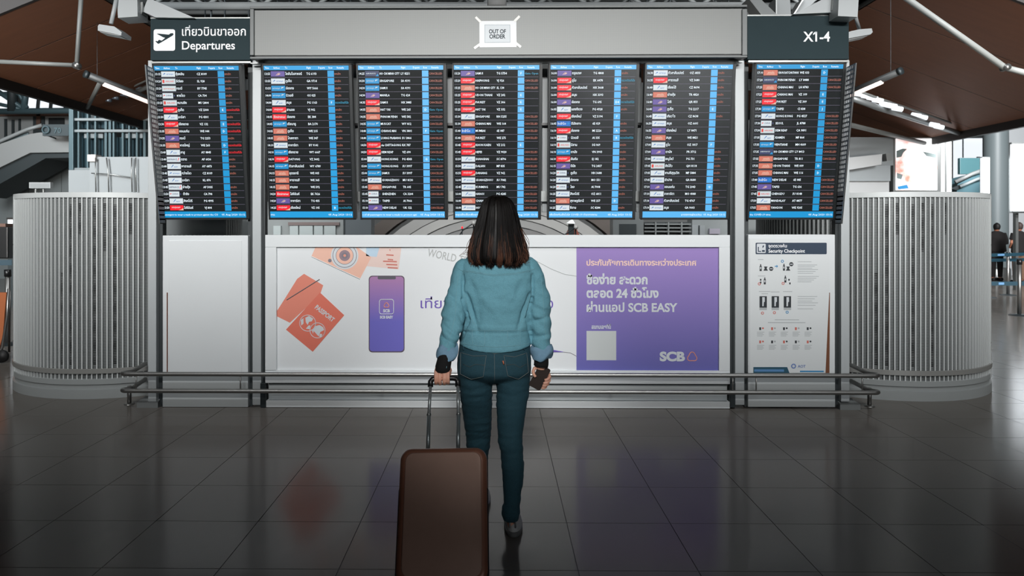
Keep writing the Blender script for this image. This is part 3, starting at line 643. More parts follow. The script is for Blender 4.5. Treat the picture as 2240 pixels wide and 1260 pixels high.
for x, y, mm in ((1711.5, 571.5, pblue), (1722, 683, pblue), (1668, 685, pred), (1694, 684, pred), (1713, 620, pred), (1661, 621, pred)):
    disc(x, y, 3.2, mm); disc(x, y, 1.8, pgrey, .0006)
for x, y in ((1664, 618), (1664, 612), (1726, 612), (1728, 620)): R_(x-1.5, y-2, x+1.5, y+2, pblk)
tag(subpart(m, 'bottle_diagram', ps), kind='stuff')
m = MB()
for i in range(3):
    x = 1661.5 + i * 26.5; R_(x, 648, x+16, 673, pblk); R_(x, 673.4, x+16, 678, fnt)
    m.pprism([(x+6, 670), (x+9, 670), (x+9.5, 661), (x+11.5, 660), (x+11.5, 650), (x+6, 650), (x+6, 660)], YQ - .0008, .001, pgrey)
tag(subpart(m, 'bag_diagram', ps), kind='stuff')
m = MB()
for j, y in enumerate((572, 579, 582, 586, 589, 593, 597, 604, 608, 612, 616, 648, 653, 658, 662, 667, 675)):
    R_(1745, y, 1745 + 30 + 18*((j*37) % 10)/10, y + 1.2, fnt)
for y, x0, x1 in ((567, 1658, 1670), (603, 1658, 1674), (637, 1660, 1685), (638, 1686, 1705), (637, 1713, 1733), (642, 1666, 1680), (699, 1695, 1748), (705, 1680, 1762)): R_(x0, y, x1, y + 1.3, fnt)
for j in range(2):
    for i in range(5):
        x = 1663 + i*26; y = 719 + j*29
        R_(x-2, y-3, x+2, y+3, pblk if (i+j) % 2 == 0 else pred); disc(x+6, y-1, 2, (pred, fnt, pblk, fnt, pblk)[i])
        for l in range(4): R_(x-7, y+7+l*2.8, x+9-(l*3 % 5), y+8+l*2.8, fnt)
tag(subpart(m, 'rule_text', ps), kind='stuff')
m = MB(); m.pprism([(1648, 816), (1727, 816), (1722, 803), (1648, 803)], YQ, .001, mat('print_teal', (38, 84, 104), .5)); R_(1650, 808, 1715, 813, mat('print_blue_pale', (90, 140, 190), .5), .0006)
R_(1750, 811, 1802, 814, pblue); disc(1736, 801, 5.5, mat('print_logo_blue', (110, 136, 190), .5)); disc(1736, 801, 3, pgrey, .0006)
m.text('AOT', at(1745, 804, YQ-.001), (1,0,0), (0,0,1), 8*kq, mat('print_logo_blue', (110, 136, 190), .5), 'L', .02, 2)
subpart(m, 'footer_print', ps)

# ---------------------------------------------------------------- guard rail
gr = thing('guard_rail', 'double stainless steel trolley guard rail in front of the board', 'rail', (0, 6.1, 0))
def rail_path(z):
    pts = []
    a = at(263, 820, 6.1); b = at(1926, 820, 6.1)
    xl, xr = a.x, b.x
    il = at(318, 797, 6.57).x; ir = at(1862, 800, 6.57).x
    pts.append((il, 6.57, z)); pts.append((xl + .05, 6.20, z))
    for i in range(7):
        t = i / 6; ang = math.radians(200 + 70 * t); pts.append((xl + .05 + .05*math.cos(ang), 6.15 + .05*math.sin(ang), z))
    pts.append((xl + .12, 6.10, z)); pts.append((xr - .12, 6.10, z))
    for i in range(7):
        t = i / 6; ang = math.radians(-90 + 70 * t); pts.append((xr - .05 + .05*math.cos(ang), 6.15 + .05*math.sin(ang), z))
    pts.append((xr - .05, 6.20, z)); pts.append((ir, 6.57, z))
    return pts
for z in (.295, .156):
    o = part(MB().tube(rail_path(z), .0185, steel, 16), 'rail_tube', gr, True)
for px in (298, 526, 1603, 1654, 1886):
    p = at(px, 820, 6.1); part(MB().tube([(p.x, 6.1, .156), (p.x, 6.1, .295)], .006, steel, 10), 'spindle', gr, True)
for px, yy in ((283, 6.29), (1902, 6.29)):
    p = at(px, 860, yy); m = MB().tube([(p.x, yy, .006), (p.x, yy, .156)], .017, steel, 14)
    o = part(m, 'support_post', gr, True)
    subpart(MB().lathe([(.001, .012), (.018, .012), (.03, .010), (.042, .005), (.044, 0)], steel, 24, (p.x, yy, 0)), 'floor_flange', o, True)
for px in (575, 830, 1340, 1603):
    p = at(px, 860, 6.1); part(MB().tube([(p.x, 6.1, .156), (p.x, 6.16, .150), (p.x, 6.19, .150)], .009, steel, 8), 'wall_stay', gr, True)

# ---------------------------------------------------------------- louvred drums
drum_white = mat('drum_white', (206, 211, 211), .4, .1); perf = bpy.data.materials.new('perforated_sheet'); perf.use_nodes = True
nt = perf.node_tree; b = nt.nodes['Principled BSDF']; b.inputs['Roughness'].default_value = .45; b.inputs['Metallic'].default_value = .2
tc = nt.nodes.new('ShaderNodeTexCoord'); sp = nt.nodes.new('ShaderNodeSeparateXYZ'); ml = nt.nodes.new('ShaderNodeMath'); ml.operation = 'MULTIPLY'; ml.inputs[1].default_value = 2*math.pi/.0136
sn = nt.nodes.new('ShaderNodeMath'); sn.operation = 'SINE'; rp = nt.nodes.new('ShaderNodeValToRGB')
rp.color_ramp.elements[0].position = .0; rp.color_ramp.elements[1].position = .75
rp.color_ramp.elements[0].color = (*srgb(84, 88, 88), 1); rp.color_ramp.elements[1].color = (*srgb(140, 144, 144), 1)
nt.links.new(tc.outputs['Object'], sp.inputs[0]); nt.links.new(sp.outputs[2], ml.inputs[0]); nt.links.new(ml.outputs[0], sn.inputs[0]); nt.links.new(sn.outputs[0], rp.inputs[0]); nt.links.new(rp.outputs[0], b.inputs['Base Color'])
def drum(cx, cy, label, side):
    R = 1.04; dr = thing('louvred_drum', label, 'air unit', (cx, cy, 0), 'louvred air drums')
    def P(mb, name, sm=True):
        o = mb.build(name, dr, sm); return o
    smooth_by_angle(P(MB().lathe([(0, 1.80), (R-.05, 1.80), (R-.05, 1.82), (R+.008, 1.82), (R+.008, 1.775), (R-.004, 1.77)], drum_white, 128), 'top_ring'))
    smooth_by_angle(P(MB().lathe([(R-.012, 1.775), (R-.012, .13)], perf, 128), 'perforated_shell'))
    smooth_by_angle(P(MB().lathe([(R-.004, .175), (R+.008, .17), (R+.008, .125), (R-.006, .12), (R-.006, .085), (R+.012, .08), (R+.012, 0)], mat('plinth_grey', (150, 155, 155), .45), 128), 'plinth'))
    smooth_by_angle(P(MB().lathe([(R+.002, .265), (R+.016, .262), (R+.016, .222), (R+.002, .219)], mat('bumper_steel', (150, 151, 148), .4, .3), 128), 'bumper_band'))
    N = 156; rib = None
    for i in range(N):
        a = 2*math.pi*i/N
        if rib is None:
            mb = MB().box((R-.014, -.0055, .15), (R+.003, .0055, 1.775), drum_white); rib = mb.build('rib', dr)
        else: inst(rib, dr, (0, 0, 0), a)
    # open slot columns
    m = MB(); base = math.degrees(math.atan2(-cy, -cx))
    idx0 = round((base % 360) / (360 / N))
    slot_m = mat('open_slot', (8, 9, 10), .8)
    for off, z0, z1 in ((-7, .30, 1.1), (-5, .30, 1.72), (-3, 1.45, 1.72), (0, .3, 1.72), (2, 1.3, 1.72), (4, .3, 1.72), (7, 1.45, 1.72)):
        a = 2*math.pi*(idx0 + off*1.0 + .5 + (-8 if side < 0 else 8))/N
        ca, sa = math.cos(a), math.sin(a)
        z = z0
        while z < z1:
            q = []
            for rr in (R-.013, R-.0105):
                for s_, zz in ((-1, z), (1, z), (1, z+.0075), (-1, z+.0075)):
                    q.append((rr*ca - s_*.0125*sa, rr*sa + s_*.0125*ca, zz))
            m.hexa(q[4:], q[:4], slot_m); z += .0148
    tag(P(m, 'open_slots', False), kind='stuff')
    # vertical frame member with screws
    a = math.radians(base + (-(78) if side < 0 else 78))
    m = MB().box((R-.02, -.028, .13), (R+.01, .028, 1.80), drum_white)
    o = m.build('frame_member', dr); o.rotation_euler = (0, 0, a)
    m = MB()
    for z in (.45, 1.35): m.lathe([(0, .0), (.007, 0)], black_plastic, 10, (0, 0, 0)); 
    sc = MB()
    for z in (.45, 1.35):
        sc.tube([(R+.009, 0, z), (R+.012, 0, z)], .006, black_plastic, 8)
    s2 = sc.build('screw', o)
drum(-3.69, 7.52, 'tall louvred metal air drum left of the board', -1)
drum(3.73, 7.52, 'tall louvred metal air drum right of the board', 1)
ap = thing('wireless_box', 'small white box standing on the top of the left drum', 'device', at(87, 417, 7.0))
part(MB().pbox(63, 398.5, 110, 412, 7.0, .05, white_metal, .004), 'case', ap)
part(MB().pbox(66, 402, 107, 410, 6.998, .006, mat('box_face', (170, 176, 178), .5)), 'front_grille', ap)
for x in (78, 95): part(MB().tube([at(x, 411.5, 7.03), (at(x, 411.5, 7.03).x, 7.03, 1.82)], .012, alu, 8), 'stub_leg', ap)
# ---------------------------------------------------------------- timber canopies
wood = mat('canopy_timber', (112, 70, 46), .6, var=.15, vscale=2, stretch=(1, 6, 1))
wood_edge = mat('canopy_edge', (28, 23, 21), .6)
def canopy(side, label, Xe, Ze, slope, Xi, Y0, Yn, n):
    ca = thing('timber_canopy', label, 'canopy', (Xe, Y0, Ze), 'timber canopies')
    run = abs(Xi - Xe)
    dy = (Yn - Y0) / n
    for i in range(n):
        y0 = Y0 + i * dy + .016; y1 = Y0 + (i+1) * dy - .016
        q = [(Xe, y0, Ze), (Xi, y0, Ze + run*slope), (Xi, y1, Ze + run*slope), (Xe, y1, Ze)]
        m = MB().hexa(q, [(a, b, c + .14) for a, b, c in q], wood); part(m, 'ceiling_plank', ca)
        g = [(Xe, y1, Ze+.004), (Xi, y1, Ze + run*slope+.004), (Xi, y1 + .032, Ze + run*slope+.004), (Xe, y1 + .032, Ze+.004)]
        part(MB().hexa(g, [(a, b, c + .10) for a, b, c in g], wood_edge), 'shadow_joint', ca)
    q = [(Xe, Y0, Ze+.03), (Xi, Y0, Ze + run*slope+.03), (Xi, Yn, Ze + run*slope+.03), (Xe, Yn, Ze+.03)]
    part(MB().hexa(q, [(a, b, c+.2) for a, b, c in q], wood_edge), 'deck', ca)
    sx = -1 if side < 0 else 1
    part(MB().box((Xe, Y0-.05, Ze-.17), (Xe + sx*.10, Yn, Ze+.30), wood_edge), 'fascia', ca)
    q = [(Xe, Y0-.06, Ze-.02), (Xi, Y0-.06, Ze + run*slope-.02), (Xi, Y0-.005, Ze + run*slope-.02), (Xe, Y0-.005, Ze-.02)]
    part(MB().hexa(q, [(a, b, c+.24) for a, b, c in q], wood_edge), 'front_fascia', ca)
    for yy in (Y0 + .6, (Y0+Yn)/2, Yn - .6):
        for xx, zz in ((Xi, Ze + run*slope), (Xe + sx*.05, Ze)): part(MB().tube([(xx, yy, zz + .1), (xx, yy, 12.25)], .02, dark_metal, 6), 'hanger', ca)
        part(MB().tube([(Xi, Y0-.05, Ze + run*slope+.02), (Xi, Yn, Ze + run*slope+.02)], .045, alu, 10), 'edge_tube', ca)
    part(MB().tube([(Xi - sx*.0 + (-.28*sx), Y0, Ze + run*slope+.18), (Xi - .28*sx, Yn, Ze + run*slope+.18)], .035, alu, 10), 'edge_tube', ca)
    return ca
canopy(-1, 'brown timber canopy over the counters on the left side', -8.2, 4.0, .4, -5.85, 10.3, 21.5, 8)
canopy(1, 'brown timber canopy over the counters on the right side', 10.5, 3.7, .385, 6.3, 10.9, 22.0, 6)
canopy(-1, 'brown timber canopy far behind the left bay screen', -5.4, 5.0, .12, -3.2, 13.5, 19.0, 4)
canopy(1, 'brown timber canopy far behind the right bay screen', 5.7, 5.0, .12, 3.3, 13.5, 19.0, 4)
# struts
tube_m = mat('painted_tube', (108, 111, 109), .5, .1)
def rod(name, label, cat, pts, r, m=tube_m, joints=(), group=None, jr=1.6):
    t = thing(name, label, cat, pts[0], group)
    for a, b in zip(pts[:-1], pts[1:]): part(MB().tube([a, b], r, m, 12), 'tube', t, True)
    for j in joints:
        part(MB().tube([j + Vector((0, -r*1.5, 0)), j + Vector((0, r*1.5, 0))], r*jr, steel, 12), 'joint', t, True)
    return t
rod('tie_rod', 'grey tubular strut hanging bent in front of the left canopy', 'strut', [at(179, -30, 9.6), at(168, 143, 9.6), at(-20, 134, 9.6)], .028, tube_m, [at(168, 144, 9.6)])
rod('tie_rod', 'thick pale tubular strut slanting across the right canopy', 'strut', [at(1960, -20, 9.2), at(2198, 148, 9.2), at(2270, 166, 9.2)], .037, mat('pale_tube', (150, 153, 150), .5), [at(2199, 148, 9.2)], jr=1.1)
rod('hanging_rod', 'slim grey rod between tube lamp and left canopy eave', 'strut', [at(219, 180, 12.2), at(191, 236, 14.5)], .035, tube_m, [])
# tube lamps
def tube_lamp(label, a, b, f0, side):
    t = thing('tube_lamp', label, 'lamp', a, 'tube lamps under the canopies')
    part(MB().tube([a, b], .055, mat('lamp_housing', (72, 74, 74), .45, .4), 14), 'housing', t, True)
    c = a.lerp(b, f0) + Vector((0, -.04, -.045)); d = b + Vector((0, -.04, -.045))
    part(MB().tube([c, d], .034, mat('lamp_glow', (255, 230, 220), .4, emit=(255, 226, 214), es=1.3), 12), 'diffuser', t, True)
    part(MB().tube([a, a + (a - b).normalized() * .05], .06, dark_metal, 14), 'end_cap', t, True)
    h = a.lerp(b, .12); part(MB().tube([h, (h.x, h.y, 12.25)], .003, dark_metal, 6), 'hanging_wire', t)
tube_lamp('lit tube lamp poking out from behind the left perforated side plate', at(192, 164, 11.5), at(352, 228, 12.5), .22, -1)
tube_lamp('lit tube lamp poking out from behind the right perforated side plate', at(1966, 157, 11.5), at(1830, 216, 12.5), .27, 1)
# spotlight tracks
def track(label, pts, lights, lit, k):
    t = thing('light_track', label, 'lamp', pts[0], 'spotlight tracks')
    part(MB().tube(pts, .07*k, mat('track_rail', (120, 124, 124), .4, .5), 10), 'rail', t, True)
    part(MB().tube([p + Vector((0, 0, .22*k)) for p in pts], .03*k, tube_m, 8), 'upper_chord', t, True)
    for p in lights:
        part(MB().tube([p + Vector((-.11*k, 0, .10*k)), p + Vector((.11*k, 0, .06*k))], .06*k, lit, 12), 'spotlight', t, True)
lit_w = mat('spot_glow', (240, 246, 250), .4, emit=(236, 244, 250), es=1.1); dim_w = mat('spot_dim', (150, 165, 180), .3, .6)
track('spotlight track with dim lamps under the left canopy', [at(332, 186, 14), at(268, 214, 15.5), at(205, 232, 17)], [at(x, y, 15) for x, y in ((305, 198), (288, 206), (270, 212), (252, 219), (236, 224))], dim_w, .6)
track('bright spotlight track under the right canopy', [at(1855, 212, 13.5), at(1920, 235, 14), at(2100, 292, 17)], [at(x, y, 14) for x, y in ((1872, 211), (1884, 214), (1896, 218), (1908, 222), (1920, 227), (1936, 236), (1950, 239), (1963, 245))] + [at(x, y, 15.5) for x, y in ((2004, 259), (2018, 263), (2044, 280), (2054, 284))], lit_w, .8)
rod('eave_pipe', 'grey pipe below the right spotlight track', 'pipe', [at(1855, 272, 15), at(2022, 313, 18)], .05)

# ---------------------------------------------------------------- roof trusses
steel_w = mat('truss_grey', (150, 154, 154), .5, .1)
def truss(label, x0, x1, y, Y, r, pitch=60, up=-40):
    t = thing('roof_truss', label, 'truss', at(x0, y, Y), 'roof trusses')
    part(MB().tube([at(x0, y, Y), at(x1, y, Y)], r, steel_w, 10), 'chord', t, True)
    part(MB().tube([at(x0, y+up, Y), at(x1, y+up, Y)], r*.8, steel_w, 10), 'chord', t, True)
    x = x0; k = 0
    while x < x1 - 1:
        a = at(x, y if k % 2 == 0 else y + up, Y); b = at(min(x + pitch, x1), y + up if k % 2 == 0 else y, Y)
        part(MB().tube([a, b], r*.45, steel_w, 8), 'web_member', t, True); x += pitch; k += 1
truss('grey tubular roof truss just above the Departures sign and banner', 330, 1640, 13, 14, .075)
truss('grey roof truss high behind the X1-4 sign and right canopy', 1640, 2500, 14, 20, .10)
truss('grey roof truss high above the left canopy', -200, 330, 10, 20, .10)
truss('dark roof truss just behind the top edge of the banner', 340, 1640, 27, 24, .07, 45, -30)
rod('roof_duct', 'round white duct end peeping above the middle of the banner', 'duct', [at(1087, 14, 6.6), at(1087, -70, 6.6)], .085, mat('duct_white', (214, 216, 216), .3, .4))
# projector boxes on arms
def fixture(side, label):
    f = thing('flood_lamp', label, 'lamp', at(278 if side < 0 else 1857, 38, 6.0), 'arm mounted flood lamps')
    X = lambda x: x if side < 0 else 2135 - x - 1
    Y = 6.0
    if side < 0:
        part(MB().pprism([(258, 39), (301, 36), (300, -30), (254, -30)], Y, .18, white_metal), 'control_box', f)
        part(MB().tube([at(256, -10, 6.0), at(250, 20, 5.98), at(243, 52, 5.95)], .016, white_metal, 12), 'arm', f, True)
        m = MB(); a = at(214, 66, 5.9); b = at(266, 75, 5.9)
        q0 = [at(214, 66, 5.8), at(246, 70, 5.8), at(266, 78, 6.0), at(262, 70, 6.1), at(247, 58, 6.1), at(217, 54, 5.95)]
        m = MB(); m.pprism([(214, 67), (246, 73), (265, 78), (266, 70), (250, 58), (217, 53), (214, 57)], 5.86, .16, white_metal); o = part(m, 'lamp_head', f)
        m = MB(); m.pprism([(218, 70), (262, 78.5), (262, 76), (218, 67)], 5.87, .12, alu); part(m, 'heat_sink', f)
        part(MB().pprism([(300, 6), (312, 4), (310, 30), (303, 30)], 6.05, .1, alu), 'bracket', f)
        part(MB().pprism([(312, 25), (322, 0), (326, -4), (425, 39), (395, 39), (340, 38)], 6.08, .22, white_metal), 'support_beam', f)
    else:
        part(MB().pprism([(1833, 35), (1876, 37), (1880, -30), (1836, -30)], 5.95, .16, white_metal), 'control_box', f)
        part(MB().tube([at(1870, 30, 6.15), at(1874, 46, 6.25), at(1880, 64, 6.32)], .015, white_metal, 12), 'arm', f, True)
        m = MB(); m.pprism([(1846, 86), (1905, 75), (1909, 70), (1907, 62), (1880, 64), (1862, 68), (1846, 74)], 6.24, .16, white_metal); part(m, 'lamp_head', f)
        m = MB(); m.pprism([(1846, 89), (1896, 79), (1896, 76), (1846, 85)], 6.26, .12, alu); part(m, 'heat_sink', f)
        part(MB().pprism([(1820, 22), (1834, 26), (1834, 2), (1822, -4)], 6.05, .1, alu), 'bracket', f)
        part(MB().pprism([(1735, 31), (1824, 27), (1818, -4), (1800, -2), (1755, 22)], 6.08, .22, white_metal), 'support_beam', f)
fixture(-1, 'white flood lamp and box on an arm, left of the Departures sign')
fixture(1, 'white flood lamp and box on an arm, right of the X1-4 sign')
for i, (p, lab) in enumerate((([(1640, -4), (1662, -4), (1700, 32), (1668, 32)], 'first slanted pale roof beam right of the banner'),
                            ([(1700, -4), (1728, -4), (1730, 32), (1700, 32)], 'upright pale roof beam above the X1-4 sign'),
                            ([(1760, -4), (1790, -4), (1762, 22), (1738, 32)], 'slanted pale roof beam beside the right flood lamp'))):
    t = thing('roof_beam', lab, 'beam', at(p[0][0], 32, 8.0), 'slanted roof beams')
    part(MB().pprism(p, 8.0 + .4*i, .15, steel_w), 'web_plate', t)
    part(MB().pprism([(p[0][0]-3, p[0][1]), p[0], p[3], (p[3][0]-3, p[3][1])], 7.97 + .4*i, .22, alu), 'flange', t)

# ---------------------------------------------------------------- hall shell
wall_m = mat('hall_wall', (150, 153, 152), .6, var=.05, vscale=.6)
dark_ceil = mat('ceiling_dark', (30, 31, 33), .8)
tag(MB().box((-22, 44, 0), (22, 44.3, 13), wall_m).build('wall_back'), kind='structure')
tag(MB().box((-22.3, -9, 0), (-22, 44.3, 13), wall_m).build('wall_left'), kind='structure')
tag(MB().box((22, -9, 0), (22.3, 44.3, 13), wall_m).build('wall_right'), kind='structure')
tag(MB().box((-22.3, -9.3, 0), (22.3, -9, 13), mat('rear_wall', (60, 62, 64), .7)).build('wall_rear'), kind='structure')
ce = wr_ = tag(MB().box((2.2, -8.99, .25), (7.4, -8.9, 3.6), alu).build('glare_panel_rear'), kind='structure')  # added glowing panel behind the camera, puts glare on the screens
for k_ in range(4): MB().box((2.3 + k_*1.27, -8.9, .35), (3.5 + k_*1.27, -8.86, 3.5), mat('rear_glare_glow', (240, 244, 248), .2, emit=(242, 246, 250), es=2.7)).build('pane', wr_)  # glowing faces of the added glare panel
tag(MB().box((-22.3, -9, 12.6), (22.3, 44.3, 13), dark_ceil).build('ceiling'), kind='structure')
for i in range(9):
    x = -18 + i * 4.5
    tag(MB().box((x - .15, -9, 12.2), (x + .15, 44, 12.6), mat('ceiling_joist', (52, 54, 56), .7)).build('ceiling_joist', ce))

# ---- left background
glass_glow = mat('daylight_pane', (240, 246, 250), .3, emit=(240, 246, 252), es=1.0)
bg_grey = mat('bg_grey', (148, 150, 149), .55, var=.05, vscale=1.); bg_dark = mat('bg_dark', (44, 52, 54), .6); bg_teal = mat('bg_teal_steel', (84, 106, 112), .45, .2)
bg_white = mat('bg_white', (138, 144, 146), .5, var=.03)
w = thing('skylight_window', 'bright slanted roof windows in dark frames, upper left', 'window', at(60, 245, 30))
for x0, x1, xs in ((-30, 25, 0), (58, 80, 4), (84, 108, 4), (112, 140, 5), (144, 176, 8)):
    part(MB().pprism([(x0, 238), (x1, 238), (x1 + xs, 196), (x0 + xs, 190)], 30, .1, glass_glow), 'pane', w)
part(MB().pprism([(-30, 186), (26, 186), (26, 172), (-30, 168)], 30, .1, glass_glow), 'pane', w)
for x, d in ((54, 4), (82, 6), (110, 6), (142, 8), (27, 3)): part(MB().tube([at(x, 242, 29.8), at(x + d, 180, 29.8)], .07, bg_dark, 8), 'mullion', w)
for y in (188, 243): part(MB().tube([at(-40, y, 29.8), at(180, y, 29.8)], .09, bg_dark, 8), 'transom', w)
t = thing('roof_frame', 'grey steel roof frame of tubes before the left skylight', 'truss', at(0, 245, 24))
for a, b, r in (((-10, 244), (330, 240), .10), ((-10, 206), (170, 200), .07), ((-10, 196), (55, 240), .08), ((20, 170), (60, 236), .06), ((28, 160), (28, 244), .16), ((52, 240), (60, 176), .10), ((-10, 170), (40, 158), .06), ((-10, 226), (52, 240), .06)):
    part(MB().tube([at(a[0], a[1], 24), at(b[0], b[1], 24)], r, bg_teal if r < .15 else bg_dark, 8), 'tube', t, True)
bl = thing('upper_gallery', 'grey gallery wall with dark openings under the left roof', 'gallery', at(60, 330, 25))
part(MB().pbox(-60, 250, 155, 345, 25, .2, bg_grey), 'wall_panel', bl)
for x0, x1, y0, mm in ((9, 14, 260, bg_dark), (25, 30, 262, bg_dark), (40, 44, 260, bg_dark), (72, 97, 246, bg_dark), (106, 140, 258, mat('bg_black', (24, 28, 30), .5))):
    part(MB().pbox(x0, y0, x1, 305 if x0 < 90 else 272, 24.95, .1, mm), 'opening', bl)
part(MB().pbox(-60, 246, 155, 254, 24.9, .2, mat('bg_brown', (92, 66, 54), .6)), 'soffit', bl)
part(MB().pbox(79, 246, 88, 282, 24.9, .1, mat('bg_brown', (92, 66, 54), .6)), 'post', bl)
sb = thing('signboard', 'dark signboard with a round emblem hung on the stair landing, left', 'sign', at(120, 298, 19.4))
part(MB().pbox(93, 272, 150, 297, 19.4, .1, mat('bg_sign', (58, 70, 74), .5)), 'board', sb)
c = at(101, 284, 19.38); part(MB().tube([(c.x + .09*math.cos(i*math.pi/8), 19.36, c.z + .09*math.sin(i*math.pi/8)) for i in range(16)], .02, bg_teal, 6, closed=True), 'round_emblem', sb)
for x in (97, 145): part(MB().tube([at(x, 294, 19.5), at(x, 294, 19.5) + Vector((0, .55, -.05))], .02, dark_metal, 6), 'hanger', sb)
part(MB().text('70', at(118, 291, 19.38), (1,0,0), (0,0,1), .2, bg_teal, 'L', .01, 2), 'lettering', sb)
es = thing('escalator', 'grey clad escalator rising to a landing, left background', 'escalator', at(0, 400, 20))
part(MB().pprism([(-60, 400), (0, 366), (66, 334), (154, 333), (154, 290), (85, 290), (62, 294), (-60, 335)], 20, 1.2, bg_grey), 'side_cladding', es)
part(MB().pprism([(-60, 430), (0, 402), (72, 362), (100, 346), (154, 345), (154, 333), (66, 334), (0, 366), (-60, 400)], 20.1, 1.4, bg_dark), 'underside', es)
part(MB().tube([at(-60, 331, 20.1), at(0, 309, 20.1), at(60, 283, 20.1), at(92, 274, 20.1)], .05, steel_w, 10), 'handrail', es, True)
part(MB().pprism([(-60, 335), (62, 294), (62, 288), (-60, 329)], 20.2, .03, mat('balustrade_glass', (110, 124, 128), .2)), 'balustrade', es)
bw = thing('rear_wall_panels', 'grey panelled partition below the escalator, left background', 'wall', at(60, 420, 22))
for x0, x1 in ((-60, 30), (31, 62), (63, 97), (98, 134), (135, 160)):
    part(MB().pbox(x0, 345, x1, 560, 22, .2, mat('bg_mid', (128, 134, 134), .5, var=.04)), 'panel', bw)
lt = thing('lift_tower', 'teal steel lift tower with glazed bays, left background', 'tower', at(230, 345, 17))
part(MB().pbox(150, 232, 160, 372, 17, .2, bg_teal, .01), 'column', lt)
for x in (169, 189, 206, 228, 237, 246, 266, 280, 297, 313): part(MB().pbox(x, 238, x + (4 if x not in (228, 237, 313) else 5.5), 344 if x > 195 else 372, 17.1, .12, bg_teal, .006), 'column', lt)
for y, x0 in ((283, 158), (258, 158), (367, 158)): part(MB().pbox(x0, y, 325 if y < 300 else 196, y + 6, 17.05, .15, mat('bg_tube_pale', (138, 146, 148), .4, .2), .006), 'beam', lt)
for x0, x1, y0, y1 in ((160, 196, 290, 366), (197, 226, 300, 342), (250, 312, 300, 342), (160, 325, 242, 281)): part(MB().pbox(x0, y0, x1, y1, 17.35, .05, mat('tower_glass', (50, 72, 80), .15, spec=.8)), 'glass_panel', lt)
for x0, x1 in ((184, 225), (266, 312)): part(MB().pbox(x0, 292, x1, 302, 17.2, .1, mat('bg_tube_pale', (138, 146, 148), .4, .2)), 'light_box', lt)
wb = thing('white_hoarding', 'white hoarding with pipes in front of the lift tower', 'hoarding', at(260, 420, 13))
part(MB().pbox(196, 343, 330, 600, 13, .3, bg_white), 'board', wb)
part(MB().pbox(150, 372, 196, 600, 13.4, .3, bg_white), 'board', wb)
part(MB().pbox(191, 338, 209, 353, 12.95, .2, mat('bg_cream', (196, 192, 188), .5)), 'corner_box', wb)
for x in (209, 237, 288, 297): part(MB().tube([at(x - 4 if x == 237 else x, 345, 12.93), at(x, 380, 12.93), at(x + 1, 420, 12.93)], .012, alu, 6), 'conduit', wb, True)
part(MB().tube([at(200, 379, 12.93), at(238, 381, 12.93), at(285, 388, 12.93)], .01, alu, 6), 'conduit', wb, True)

# ---- right background
r_ = thing('lit_column', 'broad grey round column behind the right drum', 'column', at(2178, 600, 20))
c = at(2178, 600, 23.3); part(MB().lathe([(.345, 0), (.345, 7)], mat('column_grey', (112, 122, 124), .45), 40, (c.x, c.y, 0)), 'shaft', r_, True)
part(MB().lathe([(.40, 0), (.40, .25), (.35, .3)], alu, 40, (c.x, c.y, 0)), 'base_collar', r_, True)
r_ = thing('round_column', 'slim pale column right of the pink lit poster', 'column', at(2070, 430, 19))
part(MB().pbox(2058, 297, 2083, 600, 19, .35, mat('bg_pale', (176, 180, 178), .5), .03), 'shaft', r_)
part(MB().pbox(2068, 297, 2071, 600, 18.98, .02, alu), 'joint_strip', r_)
r_ = thing('lit_poster', 'bright backlit poster with pink blossoms, right background', 'poster', at(2006, 412, 18))
lp = bpy.data.materials.new('lit_poster_print'); lp.use_nodes = True; nt = lp.node_tree; b = nt.nodes['Principled BSDF']
tc = nt.nodes.new('ShaderNodeTexCoord'); n = nt.nodes.new('ShaderNodeTexNoise'); n.inputs['Scale'].default_value = 2.4; n.inputs['Detail'].default_value = 6; rp = nt.nodes.new('ShaderNodeValToRGB')
rp.color_ramp.elements[0].position = .50; rp.color_ramp.elements[0].color = (.92, .93, .94, 1); rp.color_ramp.elements[1].position = .70; rp.color_ramp.elements[1].color = (*srgb(228, 130, 112), 1)
nt.links.new(tc.outputs['Object'], n.inputs[0]); nt.links.new(n.outputs[0], rp.inputs[0]); nt.links.new(rp.outputs[0], b.inputs['Base Color']); nt.links.new(rp.outputs[0], b.inputs['Emission Color']); b.inputs['Emission Strength'].default_value = 1.0
part(MB().pbox(1954, 300, 2057, 420, 18, .1, alu), 'frame', r_)
part(MB().pbox(1960, 303, 2050, 416, 17.98, .05, lp), 'poster_face', r_)
for pl in ([(1962, 330), (1975, 325), (1984, 326), (1976, 334), (1972, 343), (1962, 345)], [(2020, 332), (2048, 337), (2048, 345), (2028, 341)], [(1963, 378), (1975, 382), (1972, 392), (1963, 390)]):
    part(MB().pprism(pl[::-1], 17.96, .02, mat('leaf_print', (130, 146, 146), .5)), 'leaf_print', r_)
part(MB().pprism([(1964, 408), (1984, 404), (1988, 412), (1966, 414)][::-1], 17.96, .02, mat('blue_print', (30, 140, 200), .5)), 'blue_mark', r_)
r_ = thing('white_bulkhead', 'white ceiling bulkhead and beam left of the lit poster', 'bulkhead', at(1900, 410, 17))
part(MB().pprism([(1855, 372), (1928, 360), (1930, 337), (1855, 345)], 17, .3, mat('bg_shade_white', (170, 172, 172), .5)), 'beam', r_)
part(MB().pbox(1855, 362, 1948, 396, 17.3, .3, bg_white), 'fascia', r_)
part(MB().pbox(1855, 396, 1945, 600, 17.4, .3, mat('bg_shade_white', (170, 172, 172), .5)), 'wall_panel', r_)
part(MB().pprism([(1940, 352), (1955, 350), (1948, 335), (1938, 336)], 16.95, .2, alu), 'bracket', r_)
part(MB().pbox(1855, 300, 1954, 362, 17.6, .3, bg_white), 'upper_panel', r_)
